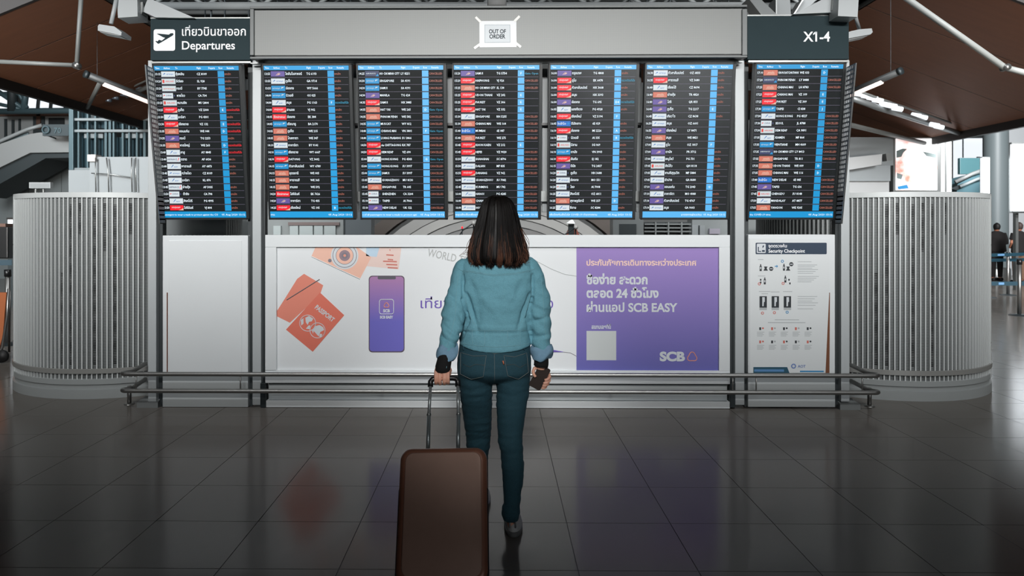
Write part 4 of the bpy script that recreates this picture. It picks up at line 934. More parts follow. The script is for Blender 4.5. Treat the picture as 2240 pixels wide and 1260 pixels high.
r_ = thing('end_window', 'big bright window behind the teal hanging sign', 'window', at(2120, 400, 30))
part(MB().pbox(2084, 300, 2160, 465, 30, .2, glass_glow), 'pane', r_)
part(MB().pbox(2084, 288, 2160, 302, 29.9, .3, bg_white), 'head_panel', r_)
part(MB().pbox(2080, 300, 2085, 600, 29.9, .3, alu), 'jamb', r_)
part(MB().pbox(2084, 400, 2155, 600, 29.8, .2, mat('bg_shade_white', (170, 172, 172), .5)), 'lower_panel', r_)
r_ = thing('light_strip_panel', 'narrow glowing vertical panel beside the broad grey column', 'lamp', at(2158, 465, 18.5))
part(MB().pbox(2150, 345, 2165, 463, 18.5, .1, glass_glow), 'face', r_); part(MB().pbox(2149, 343, 2166, 600, 18.55, .1, alu), 'frame', r_)
r_ = thing('white_light_panel', 'large glowing white panel at the right edge of the view', 'lamp', at(2240, 462, 18))
part(MB().pbox(2216, 315, 2300, 462, 18, .1, glass_glow), 'face', r_); part(MB().pbox(2213, 311, 2300, 466, 18.05, .1, alu), 'frame', r_); part(MB().pbox(2222, 466, 2228, 600, 18.2, .1, alu), 'leg', r_)
r_ = thing('pale_partition', 'pale grey partition wall behind the travellers at the right edge', 'wall', at(2250, 600, 24))
part(MB().pbox(2200, 220, 2420, 608, 24, .2, mat('bg_pale2', (186, 190, 192), .5)), 'panel', r_)
part(MB().pbox(2198, 220, 2203, 608, 23.9, .3, alu), 'edge_profile', r_)
hs = thing('hanging_sign', 'teal square sign hanging on a cable before the bright window', 'sign', at(2125, 382, 22))
part(MB().pbox(2100, 345.5, 2150, 381, 22, .12, mat('sign_teal', (78, 122, 128), .4), .01), 'board', hs)
part(MB().tube([at(2106.5, 345, 22.05), (at(2106.5, 291, 22.05).x, 22.05, 12.25)], .02, dark_metal, 6), 'cable', hs, True)
part(MB().tube([at(2140, 345, 22.05), at(2140, 343, 22.05)], .05, dark_metal, 8), 'clip', hs, True)
es = thing('moving_stair', 'teal and grey moving staircase behind the right drum', 'escalator', at(2110, 414, 20))
part(MB().pprism([(2072, 621), (2160, 621), (2160, 378), (2128, 386), (2095, 402)], 20, 1.0, mat('stair_teal', (92, 128, 138), .4)), 'side_cladding', es)
part(MB().pprism([(2080, 412), (2108, 401), (2106, 410), (2092, 416)], 19.95, .1, bg_dark), 'opening', es)
part(MB().tube([at(2090, 398, 19.9), at(2125, 381, 19.9), at(2162, 368, 19.9)], .05, steel_w, 8), 'handrail', es, True)
part(MB().tube([at(2100, 408, 19.9), at(2135, 393, 19.9), at(2162, 384, 19.9)], .04, mat('stair_pale', (170, 180, 182), .4), 8), 'trim_line', es, True)

# ---- centre background
cb = thing('pipe_arch', 'stack of big grey ring segments seen between screens and advert', 'arch', at(1085, 640, 13))
for i, (ro, ri, c_) in enumerate(((338, 304, (84, 76, 70)), (290, 262, (168, 168, 165)), (260, 236, (182, 182, 178)), (233, 212, (168, 168, 165)), (209, 150, (150, 150, 148)))):
    pts = []; m = MB(); mm = mat('ring_%d%d%d' % c_, c_, .5)
    for k_ in range(29):
        a = math.pi * k_ / 28
        pts.append((1085 + ro*math.cos(a)*1.0, 640 - ro*math.sin(a)*.70))
    inn = [(1085 + ri*math.cos(math.pi*k_/28), 640 - ri*math.sin(math.pi*k_/28)*.70) for k_ in range(28, -1, -1)]
    Y = 15 - i*.5; po_ = [at(x, y, Y) for x, y in pts]; pi_ = [at(x, y, Y) for x, y in inn[::-1]]
    for k_ in range(28):
        q = [po_[k_], po_[k_+1], pi_[k_+1], pi_[k_]]
        m.hexa(q, [v + Vector((0, .5, 0)) for v in q], mm)
    part(m, 'ring_segment', cb)
part(MB().pbox(1020, 484, 1160, 600, 15.6, .2, mat('ring_back', (130, 132, 130), .6)), 'rear_disc', cb)
part(MB().box((-2.6, 13, 0), (2.6, 15.6, at(1085, 638, 13).z), bg_dark), 'plinth', cb)
def bgthing(name, label, cat, boxes, Y):
    t = thing(name, label, cat, at((boxes[0][1] + boxes[0][3]) / 2, boxes[0][4], Y))
    for b_ in boxes: part(MB().pbox(b_[1], b_[2], b_[3], b_[4], Y + (b_[6] if len(b_) > 6 else 0), .3, b_[5]), b_[0], t)
    return t
mid = mat('bg_mid', (128, 134, 134), .5, var=.04)
bgthing('concrete_column', 'dark grey column seen below the gap between second and third screens', 'column', [('shaft', 752, 380, 812, 600, mat('col_dark', (92, 100, 104), .5)), ('edge_strip', 751, 380, 754, 600, bg_dark, -.02)], 11)
bgthing('concrete_column', 'grey column below the fifth screen, right of the woman', 'column', [('shaft', 1341, 380, 1408, 600, mat('col_mid', (112, 118, 118), .5)), ('inset', 1355, 490, 1392, 514, bg_dark, -.02)], 11)
bgthing('glazed_office', 'grey office front with pale windows behind the left end of the advert', 'office', [('wall_panel', 580, 380, 752, 600, mid)] + [('window', x0, 494, x1, 540, mat('office_glass', (166, 176, 176), .3), -.05) for x0, x1 in ((598, 614), (634, 652), (655, 684), (687, 706), (709, 734))] + [('header', 630, 486, 742, 493, mat('bg_brown2', (112, 100, 98), .6), -.05)], 12)
bgthing('ventilation_louvre', 'dark slatted vent beside the grey column under the sixth screen', 'vent', [('recess', 1408, 486, 1514, 560, bg_dark)] + [('slat', 1410, y, 1512, y + 3, mid, -.1) for y in (489, 497, 505)] + [('mullion', x, 486, x+3, 516, mid, -.12) for x in (1433, 1461, 1490)], 11.5)
bgthing('service_wall', 'pale wall with white boxes under the right end of the banner', 'wall', [('wall_panel', 1514, 380, 1600, 600, mid), ('white_box', 1512, 492, 1527, 540, bg_white, -.1), ('white_box', 1531, 493, 1542, 540, bg_white, -.1), ('purple_patch', 1552, 500, 1575, 512, mat('bg_lilac', (150, 146, 158), .5), -.05)], 12)
bgthing('ventilation_louvre', 'black slatted vent between the X1-4 screen and the checkpoint poster', 'vent', [('recess', 1708, 470, 1822, 540, mat('vent_black', (24, 26, 27), .6))] + [('slat', 1708, y, 1822, y + 2.5, mat('slat_dark', (70, 74, 74), .5), -.1) for y in (491, 503)], 9.5)
bgthing('service_wall', 'grey wall seen below the screen, left of the black vent', 'wall', [('wall_panel', 1628, 380, 1708, 600, mid)], 9.8)
bgthing('service_wall', 'grey wall seen under the Departures bay screen', 'wall', [('wall_panel', 494, 440, 552, 600, mid), ('seam', 491, 440, 494, 600, bg_dark, -.02)], 9.2)
for lab, x, y in (('round pale lamp globe over the arch, left of the hair', 1036, 488), ('round pale lamp globe at the right foot of the arch', 1260, 497)):
    g = thing('globe_lamp', lab, 'lamp', at(x, y, 12.5)); c = at(x, y, 12.5)
    m = MB(); m.lathe([(.037*math.sin(i*math.pi/10)+.0001, .037*-math.cos(i*math.pi/10)) for i in range(11)], mat('globe', (196, 196, 192), .3), 16, c); part(m, 'globe', g, True); part(MB().tube([c + Vector((0, .05, -.03)), (c.x, c.y + .05, 0)], .012, dark_metal, 6), 'stand', g)
    part(MB().tube([c, c + Vector((-.18, 0, -.12)), c + Vector((-.3, 0, -.3))], .012, dark_metal, 6), 'arm', g, True)
c = at(1011, 498, 12.5); g = thing('red_beacon', 'tiny red signal light between screens and advert', 'lamp', c)
part(MB().lathe([(.0001, -.02), (.016, -.01), (.016, .01), (.0001, .025)], mat('red_glow', (255, 30, 45), .4, emit=(255, 30, 45)), 12, c), 'lens', g, True)
part(MB().tube([(c.x, c.y, 0), c], .008, dark_metal, 6), 'stem', g, True)
g = thing('display_case', 'small white lit case at the foot of the arch, under the fifth screen', 'case', at(1248, 500, 12.6))
part(MB().pprism([(1240, 488), (1252, 479), (1258, 489)][::-1] + [], 12.6, .1, mat('case_white', (236, 240, 242), .4, emit=(236, 240, 242), es=.6)), 'panel', g)
part(MB().pbox(1244, 490, 1256, 600, 12.66, .1, bg_dark), 'pedestal', g)
part(MB().pprism([(1238, 514), (1268, 514), (1262, 502), (1248, 497)], 12.7, .2, mat('case_coral', (150, 84, 70), .6)), 'base', g)

# ---------------------------------------------------------------- belt barriers
belt_m = mat('belt_teal', (22, 58, 72), .6); belt_b = mat('belt_logo', (96, 140, 180), .6)
def barrier_post(label, px, Y, group='belt barrier posts'):
    b = at(px, 500, Y); t = thing('belt_barrier_post', label, 'barrier post', (b.x, Y, 0), group)
    part(MB().tube([(b.x, Y, .02), (b.x, Y, .92)], .032, steel, 14), 'pole', t, True)
    part(MB().tube([(b.x, Y, .88), (b.x, Y, .97)], .042, black_plastic, 14), 'belt_head', t, True)
    part(MB().lathe([(.0001, .03), (.05, .028), (.15, .014), (.17, 0)], dark_metal, 24, (b.x, Y, 0)), 'base', t, True)
    return b
def belt(label, a, b, Y0, Y1, z, logo):
    A = at(a, 500, Y0); B = at(b, 500, Y1); t = thing('barrier_belt', label, 'belt', (A.x, Y0, z - .03), 'barrier belts')
    q = [(A.x, A.y, z-.035), (B.x, B.y, z-.035), (B.x, B.y, z+.035), (A.x, A.y, z+.035)]
    part(MB().hexa(q, [(x, y + .004, z_) for x, y, z_ in q], belt_m), 'webbing', t)
    for u in logo:
        c0 = Vector(A).lerp(B, u - .05); c1 = Vector(A).lerp(B, u + .05)
        q = [(c0.x, c0.y-.004, z-.02), (c1.x, c1.y-.004, z-.02), (c1.x, c1.y-.004, z+.02), (c0.x, c0.y-.004, z+.02)]
        part(MB().hexa(q, [(x, y+.002, z_) for x, y, z_ in q], belt_b), 'belt_print', t)
barrier_post('belt post just right of the right drum, short base flange', 2161, 16.2)
barrier_post('belt post between the two dark clothed travellers', 2205, 16.8)
barrier_post('nearest belt post at the right edge of the view', 2230, 12.9)
barrier_post('slim belt post left of the left drum', 17, 9.5)
belt('upper teal belt in front of the dark clothed travellers', 2156, 2300, 16.2, 17.5, .92, (.22, .62))
belt('lower teal belt printed with a pale logo, before the travellers', 2140, 2260, 12.9, 12.9, .55, (.42,))
belt('thin dark middle belt before the travellers', 2156, 2300, 16.9, 17.6, .78, ())
belt('teal belts left of the left drum', -60, 26, 9.4, 9.5, 1.06, (.6,))
belt('dark low belt left of the left drum', -60, 24, 9.4, 9.5, .64, ())
# left edge items
g = thing('black_monitor', 'black cabinet box at the left edge behind the belt', 'cabinet', at(0, 570, 11)); part(MB().pbox(-60, 496, 17, 566, 11, .4, black_plastic, .02), 'body', g); part(MB().pbox(-60, 489, 12, 496, 11.05, .2, mat('bg_brown', (92, 66, 54), .6)), 'cap', g)
g = thing('lit_showcase', 'small lit white showcase behind the left drum edge', 'case', at(22, 530, 14)); part(MB().pbox(17, 480, 32, 530, 14, .3, glass_glow), 'lit_face', g); part(MB().pbox(17, 530, 32, 600, 14, .3, bg_dark), 'cabinet', g); part(MB().pbox(14, 476, 34, 480, 13.95, .4, wood_edge), 'top', g)
g = thing('luggage_trolley', 'luggage trolley with orange panel cut by the left edge', 'trolley', at(-10, 800, 8.2))
tg = mat('trolley_orange', (176, 104, 66), .4); Yt = 8.2
part(MB().pprism([(-60, 800), (-10, 790), (6, 735), (14, 640), (-60, 640)], Yt, .05, tg), 'side_panel', g)
part(MB().tube([at(19, 632, Yt), at(16, 690, Yt), at(5, 760, Yt), at(-20, 800, Yt)], .016, steel, 10), 'frame_tube', g, True)
part(MB().tube([at(22, 636, Yt+.3), at(20, 770, Yt+.3)], .012, steel, 10), 'frame_tube', g, True)
c = at(4, 789, Yt); part(MB().tube([(c.x, Yt-.02, .075), (c.x, Yt+.02, .075)], .07, black_rubber, 20), 'wheel', g, True)
part(MB().pbox(-60, 806, 28, 812, Yt, .5, dark_metal), 'chassis', g)
# ---------------------------------------------------------------- people tools
def remesh(mb, vox, smooth=6, name='tmp', dec=None):
    o = mb.build(name)
    r = o.modifiers.new('r', 'REMESH'); r.mode = 'VOXEL'; r.voxel_size = vox
    s = o.modifiers.new('s', 'SMOOTH'); s.factor = .5; s.iterations = smooth
    if dec: d = o.modifiers.new('d', 'DECIMATE'); d.ratio = dec
    dg = bpy.context.evaluated_depsgraph_get()
    me = bpy.data.meshes.new_from_object(o.evaluated_get(dg)); old = o.data
    bpy.data.objects.remove(o); bpy.data.meshes.remove(old)
    return me
def mesh_obj(me, name, m, root=None, sm=True):
    me.materials.clear()
    for x in (m if isinstance(m, list) else [m]): me.materials.append(x)
    me.polygons.foreach_set('use_smooth', [sm] * len(me.polygons))
    o = bpy.data.objects.new(name, me); COL.objects.link(o)
    if root is not None: o.parent = root; o.location = -Vector(root.location)
    return o
def ell(mb, secs, m, n=28):     # horizontal elliptic sections: (cx, cy, z, rx, ry[, power])
    vs = []; fs = []
    for s in secs:
        p = s[5] if len(s) > 5 else 2.
        for j in range(n):
            a = 2*math.pi*j/n; c, d = math.cos(a), math.sin(a)
            vs.append((s[0] + s[3]*math.copysign(abs(c)**(2/p), c), s[1] + s[4]*math.copysign(abs(d)**(2/p), d), s[2]))
    for i in range(len(secs) - 1):
        for j in range(n):
            a = i*n; b = a + n; fs.append((a+j, a+(j+1) % n, b+(j+1) % n, b+j))
    fs += [tuple(range(n-1, -1, -1)), tuple((len(secs)-1)*n + j for j in range(n))]
    return mb.add(vs, fs, m)
def limb(mb, pts, m, n=16):      # pts: (Vector, radius)
    return mb.tube([p for p, r in pts], [r for p, r in pts], m, n)
def refine(pts, k=4):            # Catmull-Rom through tuples
    out = []
    for i in range(len(pts) - 1):
        p0 = pts[max(i-1, 0)]; p1 = pts[i]; p2 = pts[i+1]; p3 = pts[min(i+2, len(pts)-1)]
        for j in range(k):
            t = j / k
            out.append(tuple(.5*((2*b) + (-a+c)*t + (2*a-5*b+4*c-d)*t*t + (-a+3*b-3*c+d)*t**3) for a, b, c, d in zip(p0, p1, p2, p3)))
    out.append(tuple(pts[-1])); return out
def pxsec(xl, xr, py, yc, ry, p=2.):
    a = at(xl, py, yc); b = at(xr, py, yc); return ((a.x+b.x)/2, yc, a.z, (b.x-a.x)/2, ry, p)
def pl(px, py, Y, wpx):
    return (at(px, py, Y), wpx/2*Y/F)
CAM = Vector((0, 0, H0))
def drape(bvh, pts, off=.002, step=4, wob=0):
    out = []
    for (x0, y0), (x1, y1) in zip(pts[:-1], pts[1:]):
        L = max(1, int(math.hypot(x1-x0, y1-y0)/step))
        for i in range(L + (1 if (x1, y1) == pts[-1] else 0)):
            t = i / L; d = (at(x0+(x1-x0)*t, y0+(y1-y0)*t, 3) - CAM).normalized()
            h = bvh.ray_cast(CAM, d)
            if h[0] is not None: out.append(h[0] + h[1]*off*.2 - d*off)
    return out
skin = mat('skin', (222, 164, 140), .5, var=.05, vscale=20); skin.node_tree.nodes['Principled BSDF'].inputs['Subsurface Weight'].default_value = .08
denim = mat('light_denim', (106, 162, 177), .85, var=.15, vscale=120, bump=.35, bscale=220)
denim_fold = mat('light_denim_cuff', (116, 152, 176), .85, var=.13, vscale=90, bump=.35, bscale=220)
jean = mat('dark_denim', (30, 68, 80), .85, var=.22, vscale=110, bump=.35, bscale=260)
stitch_l = mat('pale_stitching', (124, 170, 180), .8); stitch_j = mat('jean_stitching', (112, 118, 116), .8)
knit = mat('black_knit', (12, 12, 13), .9, bump=.3, bscale=300)
hair_m = mat('dark_hair', (12, 9, 8), .46, spec=.22); hair_b = mat('brown_hair_ends', (92, 60, 45), .48, spec=.25)
sneaker = mat('sneaker_white', (170, 172, 172), .5, var=.05); sole = mat('sneaker_sole', (96, 98, 98), .6)

YW = 3.62
TLT = math.radians(29); ct = at(974, 990, 3.2); CASE_H = .55
su_base = Vector((ct.x, 3.2 - CASE_H*math.sin(TLT), ct.z - CASE_H*math.cos(TLT)))
su_base.z = .026 + .07*math.sin(TLT) - .012*math.cos(TLT)      # the far wheels touch the floor
CASE_H = (ct.z - su_base.z)/math.cos(TLT); su_base.y = 3.2 - CASE_H*math.sin(TLT)
# grip position along the raised handle, found from its height in the view
for HZ in [i*.002 for i in range(300, 600)]:
    gy = su_base.y + .03*math.cos(TLT) + HZ*math.sin(TLT); gz = su_base.z - .03*math.sin(TLT) + HZ*math.cos(TLT)
    if gz >= at(968, 829, gy).z: break
GX = at(968, 829, gy).x
ROLL = .02
wo = thing('person', 'woman seen from behind in light denim jacket and dark jeans, pulling a suitcase', 'person', (0, YW, 0))
# ---- hands
def finger(mb, pts, r0, r1):
    k = len(pts); limb(mb, [(Vector(p), r0 + (r1-r0)*i/(k-1)) for i, p in enumerate(pts)], skin, 12)
hl = MB()
bar = Vector((GX, gy, gz))            # handle bar centre
def V(dx, dy, dz): return bar + Vector((dx, dy, dz))
limb(hl, [(V(.0, .002, .058), .020), (V(0, -.002, .045), .024)], skin)
ell(hl, [(bar.x, bar.y-.004, bar.z + z, rx, ry) for z, rx, ry in ((.018, .034, .013), (.035, .037, .015), (.052, .034, .017), (.07, .027, .018))], skin)
for i, (fx, L) in enumerate(((-.029, .9), (-.0105, 1.0), (.009, .97), (.027, .82))):
    # knuckle above the bar, down the near side, curled under it and up the far side
    finger(hl, [V(fx, -.006, .040), V(fx, -.018, .024), V(fx, -.0235, .006), V(fx, -.022, -.010*L), V(fx, -.011, -.021*L), V(fx, .004, -.023*L), V(fx, .015, -.014*L)], .0088, .0074)
finger(hl, [V(.026, .002, .055), V(.034, .012, .038), V(.030, .021, .018), V(.014, .025, .004), V(-.002, .026, .0)], .0105, .0078)
me = remesh(hl, .0028, 3)
hlm = me
# right hand holding phone
hr = MB(); Yh = 3.60
wr = at(1183, 798, Yh)
limb(hr, [pl(1184, 780, Yh, 21), pl(1184, 797, Yh, 20), pl(1183, 806, Yh+.005, 22)], skin)
palm = [(1183, 806, 22), (1184, 815, 27), (1186, 826, 28), (1188, 836, 22)]
limb(hr, [(at(x, y, Yh+.018), w/2*Yh/F*.9) for x, y, w in palm], skin)
for i, pts in enumerate((((1192, 815, .012), (1201, 818, .0), (1203, 825, -.012), (1198, 830, -.020), (1191, 832, -.021)),
                         ((1192, 821, .014), (1202, 826, .0), (1202, 833, -.012), (1196, 838, -.020), (1188, 838.5, -.021)),
                         ((1191, 828, .014), (1200, 834, .0), (1199, 840, -.012), (1193, 844, -.019), (1186, 844, -.020)),
                         ((1188, 834, .012), (1196, 841, .0), (1194, 847, -.010), (1189, 850, -.017), (1184, 849, -.018)))):
    finger(hr, [at(x, y, Yh + d) for x, y, d in pts], .0082 - i*.0004, .0068 - i*.0004)
finger(hr, [at(1176, 803, Yh+.008), at(1169, 806, Yh-.004), at(1166, 813, Yh-.012), at(1168, 820, Yh-.018), at(1172, 825, Yh-.022)], .0098, .0072)
hrm = remesh(hr, .0028, 3)
# ---- body: head, neck, trunk, arms and legs as one skin
bd = MB()
hc = at(1088, 478, YW + .01)
ell(bd, [(hc.x, hc.y + dy, hc.z + z, rx, ry) for z, rx, ry, dy in ((-.125, .022, .025, .055), (-.11, .045, .055, .035), (-.085, .058, .078, .02), (-.05, .066, .09, .01), (-.01, .071, .096, .004), (.03, .073, .098, 0), (.065, .069, .09, -.004), (.09, .054, .07, -.006), (.106, .03, .038, -.006), (.11, .01, .012, -.006))], skin, 32)
fz = hc.y + .10
bd.tube([(hc.x, fz - .004, hc.z + .012), (hc.x, fz + .010, hc.z - .012), (hc.x, fz + .016, hc.z - .032), (hc.x, fz, hc.z - .042)], [.006, .009, .012, .007], skin, 10)
for sx in (-1, 1):
    bd.tube([(hc.x + sx*.072, hc.y - .01, hc.z + .012), (hc.x + sx*.078, hc.y - .016, hc.z), (hc.x + sx*.072, hc.y - .008, hc.z - .03)], [.010, .015, .008], skin, 10)
    bd.tube([(hc.x + sx*.028 - .010, fz - .016, hc.z - .002), (hc.x + sx*.028 + .010, fz - .016, hc.z - .002)], .010, skin, 8)
bd.tube([(hc.x - .022, fz - .020, hc.z - .062), (hc.x, fz - .010, hc.z - .062), (hc.x + .022, fz - .020, hc.z - .062)], [.006, .010, .006], skin, 8)
limb(bd, [(hc + Vector((0, -.02, -.06)), .052), (hc + Vector((0, -.018, -.12)), .050), (hc + Vector((0, -.01, -.17)), .055)], skin)
ell(bd, [pxsec(1062, 1110, 560, YW, .05), pxsec(1040, 1132, 578, YW, .055), pxsec(1034, 1140, 604, YW, .07), pxsec(1036, 1138, 650, YW, .08), pxsec(1040, 1136, 700, YW, .075), pxsec(1032, 1138, 745, YW, .08), pxsec(1022, 1142, 785, YW, .085), pxsec(1024, 1140, 808, YW, .07)], skin)
LA = [(1030, 596, YW, 34), (1010, 614, YW-.01, 30), (1001, 642, YW-.035, 30), (994, 685, YW-.08, 30), (988, 715, YW-.13, 26), (980, 748, YW-.175, 22), (973, 785, YW-.218, 21), (969, 802, gy+.006, 22), (968, 812, gy+.002, 22)]
RA = [(1142, 596, YW, 34), (1162, 614, YW, 30), (1174, 640, YW, 32), (1178, 685, YW, 30), (1182, 715, YW, 26), (1184, 748, YW-.008, 22), (1184, 785, YW-.02, 21), (1184, 796, Yh, 21), (1183, 804, Yh+.004, 22)]
limb(bd, [pl(*p) for p in LA], skin); limb(bd, [pl(*p) for p in RA], skin)
# legs: trailing right leg planted, left leg a step ahead
RL = [(1117, 815, YW+.01, 54), (1120, 890, YW+.0, 42), (1118, 950, YW-.01, 36), (1121, 1000, YW-.02, 30), (1122, 1050, YW-.015, 26), (1121, 1100, YW-.01, 22), (1119, 1135, YW, 24), (1121, 1158, YW+.01, 18)]
LL = [(1047, 815, YW+.01, 54), (1043, 890, YW+.07, 42), (1046, 950, YW+.15, 34), (1045, 985, YW+.19, 30), (1045, 1020, YW+.23, 26), (1048, 1060, YW+.29, 22), (1051, 1085, YW+.33, 22), (1052, 1098, YW+.35, 18)]
limb(bd, [pl(*p) for p in RL], skin); limb(bd, [pl(*p) for p in LL], skin)
for P_ in (RL[-1], LL[-1]):
    a = pl(*P_)[0]; bd.tube([(a.x, a.y+.0, .048), (a.x+.004, a.y+.08, .045), (a.x + .006, a.y+.16, .038)], [.020, .026, .022], skin, 14)
bme = remesh(bd, .009, 3)
jb = bmesh.new(); jb.from_mesh(bme); jb.from_mesh(hlm); jb.from_mesh(hrm); jb.to_mesh(bme); jb.free()
body = mesh_obj(bme, 'body', skin, wo)
lips = MB().tube([(hc.x - .022, fz - .014, hc.z - .062), (hc.x - .008, fz - .0, hc.z - .059), (hc.x + .008, fz - .0, hc.z - .059), (hc.x + .022, fz - .014, hc.z - .062)], [.003, .006, .006, .003], mat('lips', (176, 96, 92), .4), 8)
part(lips, 'lips', wo, True)
for sx in (-1, 1):
    e = Vector((hc.x + sx*.028, fz - .014, hc.z + .0))
    m = MB(); m.lathe([(.0001, -.009), (.006, -.007), (.009, 0), (.006, .007), (.0001, .009)], mat('eye_white', (230, 228, 224), .2), 12, e)
    o = part(m, 'eye', wo, True)
    m = MB().tube([e + Vector((0, .006, 0)), e + Vector((0, .0098, 0))], .0042, mat('iris', (40, 26, 20), .2), 12); subpart(m, 'iris', o, True)

# ---- jeans
jm = MB()
ell(jm, [tuple(s) for s in refine([pxsec(1006, 1160, 742, YW, .098), pxsec(1003, 1161, 765, YW, .108), pxsec(1000, 1162, 790, YW-.004, .118, 2.2), pxsec(1000, 1162, 812, YW-.006, .118, 2.2), pxsec(1003, 1158, 824, YW, .10, 2.1), pxsec(1012, 1150, 834, YW, .06, 2.)])], jean, 40)
RJ = [(1116, 795, YW, 78), (1120.5, 818, YW, 79), (1122, 840, YW, 74), (1122, 858, YW, 71), (1119, 880, YW-.005, 68), (1118, 910, YW-.01, 62), (1116.5, 940, YW-.01, 57), (1117.5, 970, YW-.02, 53), (1121, 1000, YW-.02, 50), (1122, 1020, YW-.02, 50), (1122, 1050, YW-.015, 46), (1120.5, 1080, YW-.01, 39), (1120, 1100, YW-.01, 37), (1117, 1114, YW-.01, 40), (1117, 1128, YW-.01, 39), (1117, 1140, YW-.01, 34)]
LJ = [(1046, 795, YW, 78), (1041.5, 818, YW+.005, 79), (1041, 840, YW+.015, 74), (1041.5, 858, YW+.03, 71), (1043, 880, YW+.06, 68), (1044.5, 910, YW+.10, 63), (1046, 940, YW+.14, 57), (1046, 970, YW+.17, 53), (1044, 990, YW+.20, 49), (1045, 1020, YW+.23, 46), (1047, 1050, YW+.27, 40), (1049, 1075, YW+.31, 36), (1050, 1095, YW+.34, 34)]
limb(jm, [pl(*p) for p in refine(RJ, 3)], jean, 28); limb(jm, [pl(*p) for p in refine(LJ, 3)], jean, 28)
jme = remesh(jm, .006, 9)
def displace(me, fn):
    import numpy as np
    n = len(me.vertices); co = np.empty(n*3, 'f'); nn = np.empty(n*3, 'f')
    me.vertices.foreach_get('co', co); me.vertex_normals.foreach_get('vector', nn)
    C = co.reshape(-1, 3).tolist(); N = nn.reshape(-1, 3).tolist()
    out = []
    for c, m_ in zip(C, N): out.extend(fn(c, m_))
    me.vertices.foreach_set('co', out); me.update()
def jean_fold(c, m_):
    x, y, z = c
    n = noise.noise(Vector((x*9, y*9, z*42))); n2 = noise.noise(Vector((x*30 + z*25, y*20, z*60 - x*40)))
    k = .0022 + .0035*math.exp(-((z-.42)/.08)**2) + .004*math.exp(-((z-.10)/.05)**2) + .002*math.exp(-((z-.70)/.05)**2)
    k = n*k + n2*k*.5
    return x + m_[0]*k, y + m_[1]*k, z + m_[2]*k
displace(jme, jean_fold)
jeans = mesh_obj(jme, 'jeans', jean, wo)
def bvh_of(me): return BVHTree.FromPolygons([v.co.copy() for v in me.vertices], [tuple(p.vertices) for p in me.polygons])
jb_ = bvh_of(jme)
def seam(bvh, pts, name, par, r, mm, off=.001):
    d = drape(bvh, pts, off)
    if len(d) > 2: return subpart(MB().tube(d, r, mm, 5), name, par, True)
SR = .0011
for pts in ([(1081, 760), (1082, 800), (1082, 836)],
            [(1008, 753), (1030, 760), (1060, 768), (1083, 774), (1110, 768), (1140, 758), (1158, 753)]):
    seam(jb_, pts, 'seam', jeans, SR, stitch_j)
for pk, name in (([(1007, 770), (1035, 778), (1065, 777), (1058, 825), (1031, 831), (1006, 819), (1007, 770)], 'back_pocket'),
                 ([(1101, 777), (1125, 780), (1153, 771), (1157, 815), (1134, 831), (1110, 823), (1101, 777)], 'back_pocket')):
    # pocket patch standing proud of the seat
    cx = sum(p[0] for p in pk[:-1])/6; cy = sum(p[1] for p in pk[:-1])/6
    m = MB(); N = 9; grid = {}
    def inside(u, v, poly):
        c = False; j = len(poly)-1
        for i in range(len(poly)):
            (x1, y1), (x2, y2) = poly[i], poly[j]
            if (y1 > v) != (y2 > v) and u < (x2-x1)*(v-y1)/(y2-y1)+x1: c = not c
            j = i
        return c
    vs = []; fs = []
    rings = 6; ring_pts = []
    bnd = []
    for a, b in zip(pk[:-1], pk[1:]):
        for i in range(5): bnd.append((a[0]+(b[0]-a[0])*i/5, a[1]+(b[1]-a[1])*i/5))
    ok = True
    for ri in range(rings + 1):
        t = 1 - ri / (rings + .001)
        for (x, y) in bnd:
            d = (at(cx+(x-cx)*t, cy+(y-cy)*t, 3) - CAM).normalized(); h = jb_.ray_cast(CAM, d)
            if h[0] is None: ok = False; vs.append(at(x, y, YW)); continue
            vs.append(h[0] - d*(.0008 if ri == 0 else .0034))
    n = len(bnd)
    for ri in range(rings):
        for j in range(n): fs.append((ri*n+j, ri*n+(j+1) % n, (ri+1)*n+(j+1) % n, (ri+1)*n+j))
    m.add(vs, fs, jean); po2 = subpart(m, name, jeans, True)
    ins = [(cx+(x-cx)*.96, cy+(y-cy)*.96) for x, y in pk]
    d = drape(jb_, ins, .0042); 
    if len(d) > 2:
        o = MB().tube(d, SR, stitch_j, 5).build('pocket_stitching', None, True); o.parent = wo; o.location = -Vector(wo.location)
for pts in ([(1013, 797), (1028, 803), (1040, 797), (1060, 799)], [(1106, 799), (1124, 797), (1137, 804), (1152, 796)]):
    d = drape(jb_, pts, .0045); o = MB().tube(d, .0009, mat('dim_stitch', (84, 84, 78), .8), 5).build('pocket_stitching', None, True); o.parent = wo; o.location = -Vector(wo.location)
a = at(1101, 797, 3.46); d = drape(jb_, [(1100, 789), (1102, 797)], .005)
if len(d) >= 2:
    m = MB(); m.tube([d[0], d[-1]], .0035, mat('orange_tag', (190, 110, 80), .7), 6); subpart(m, 'pocket_tag', jeans, True)
# waistband with loops
m = MB()
for x0 in (1013, 1082, 1148):
    d = drape(jb_, [(x0, 744), (x0 + (1 if x0 < 1080 else -1), 766)], .003)
    if len(d) > 1: m.tube(d, .0035, jean, 6)
subpart(m, 'belt_loop', jeans, True)

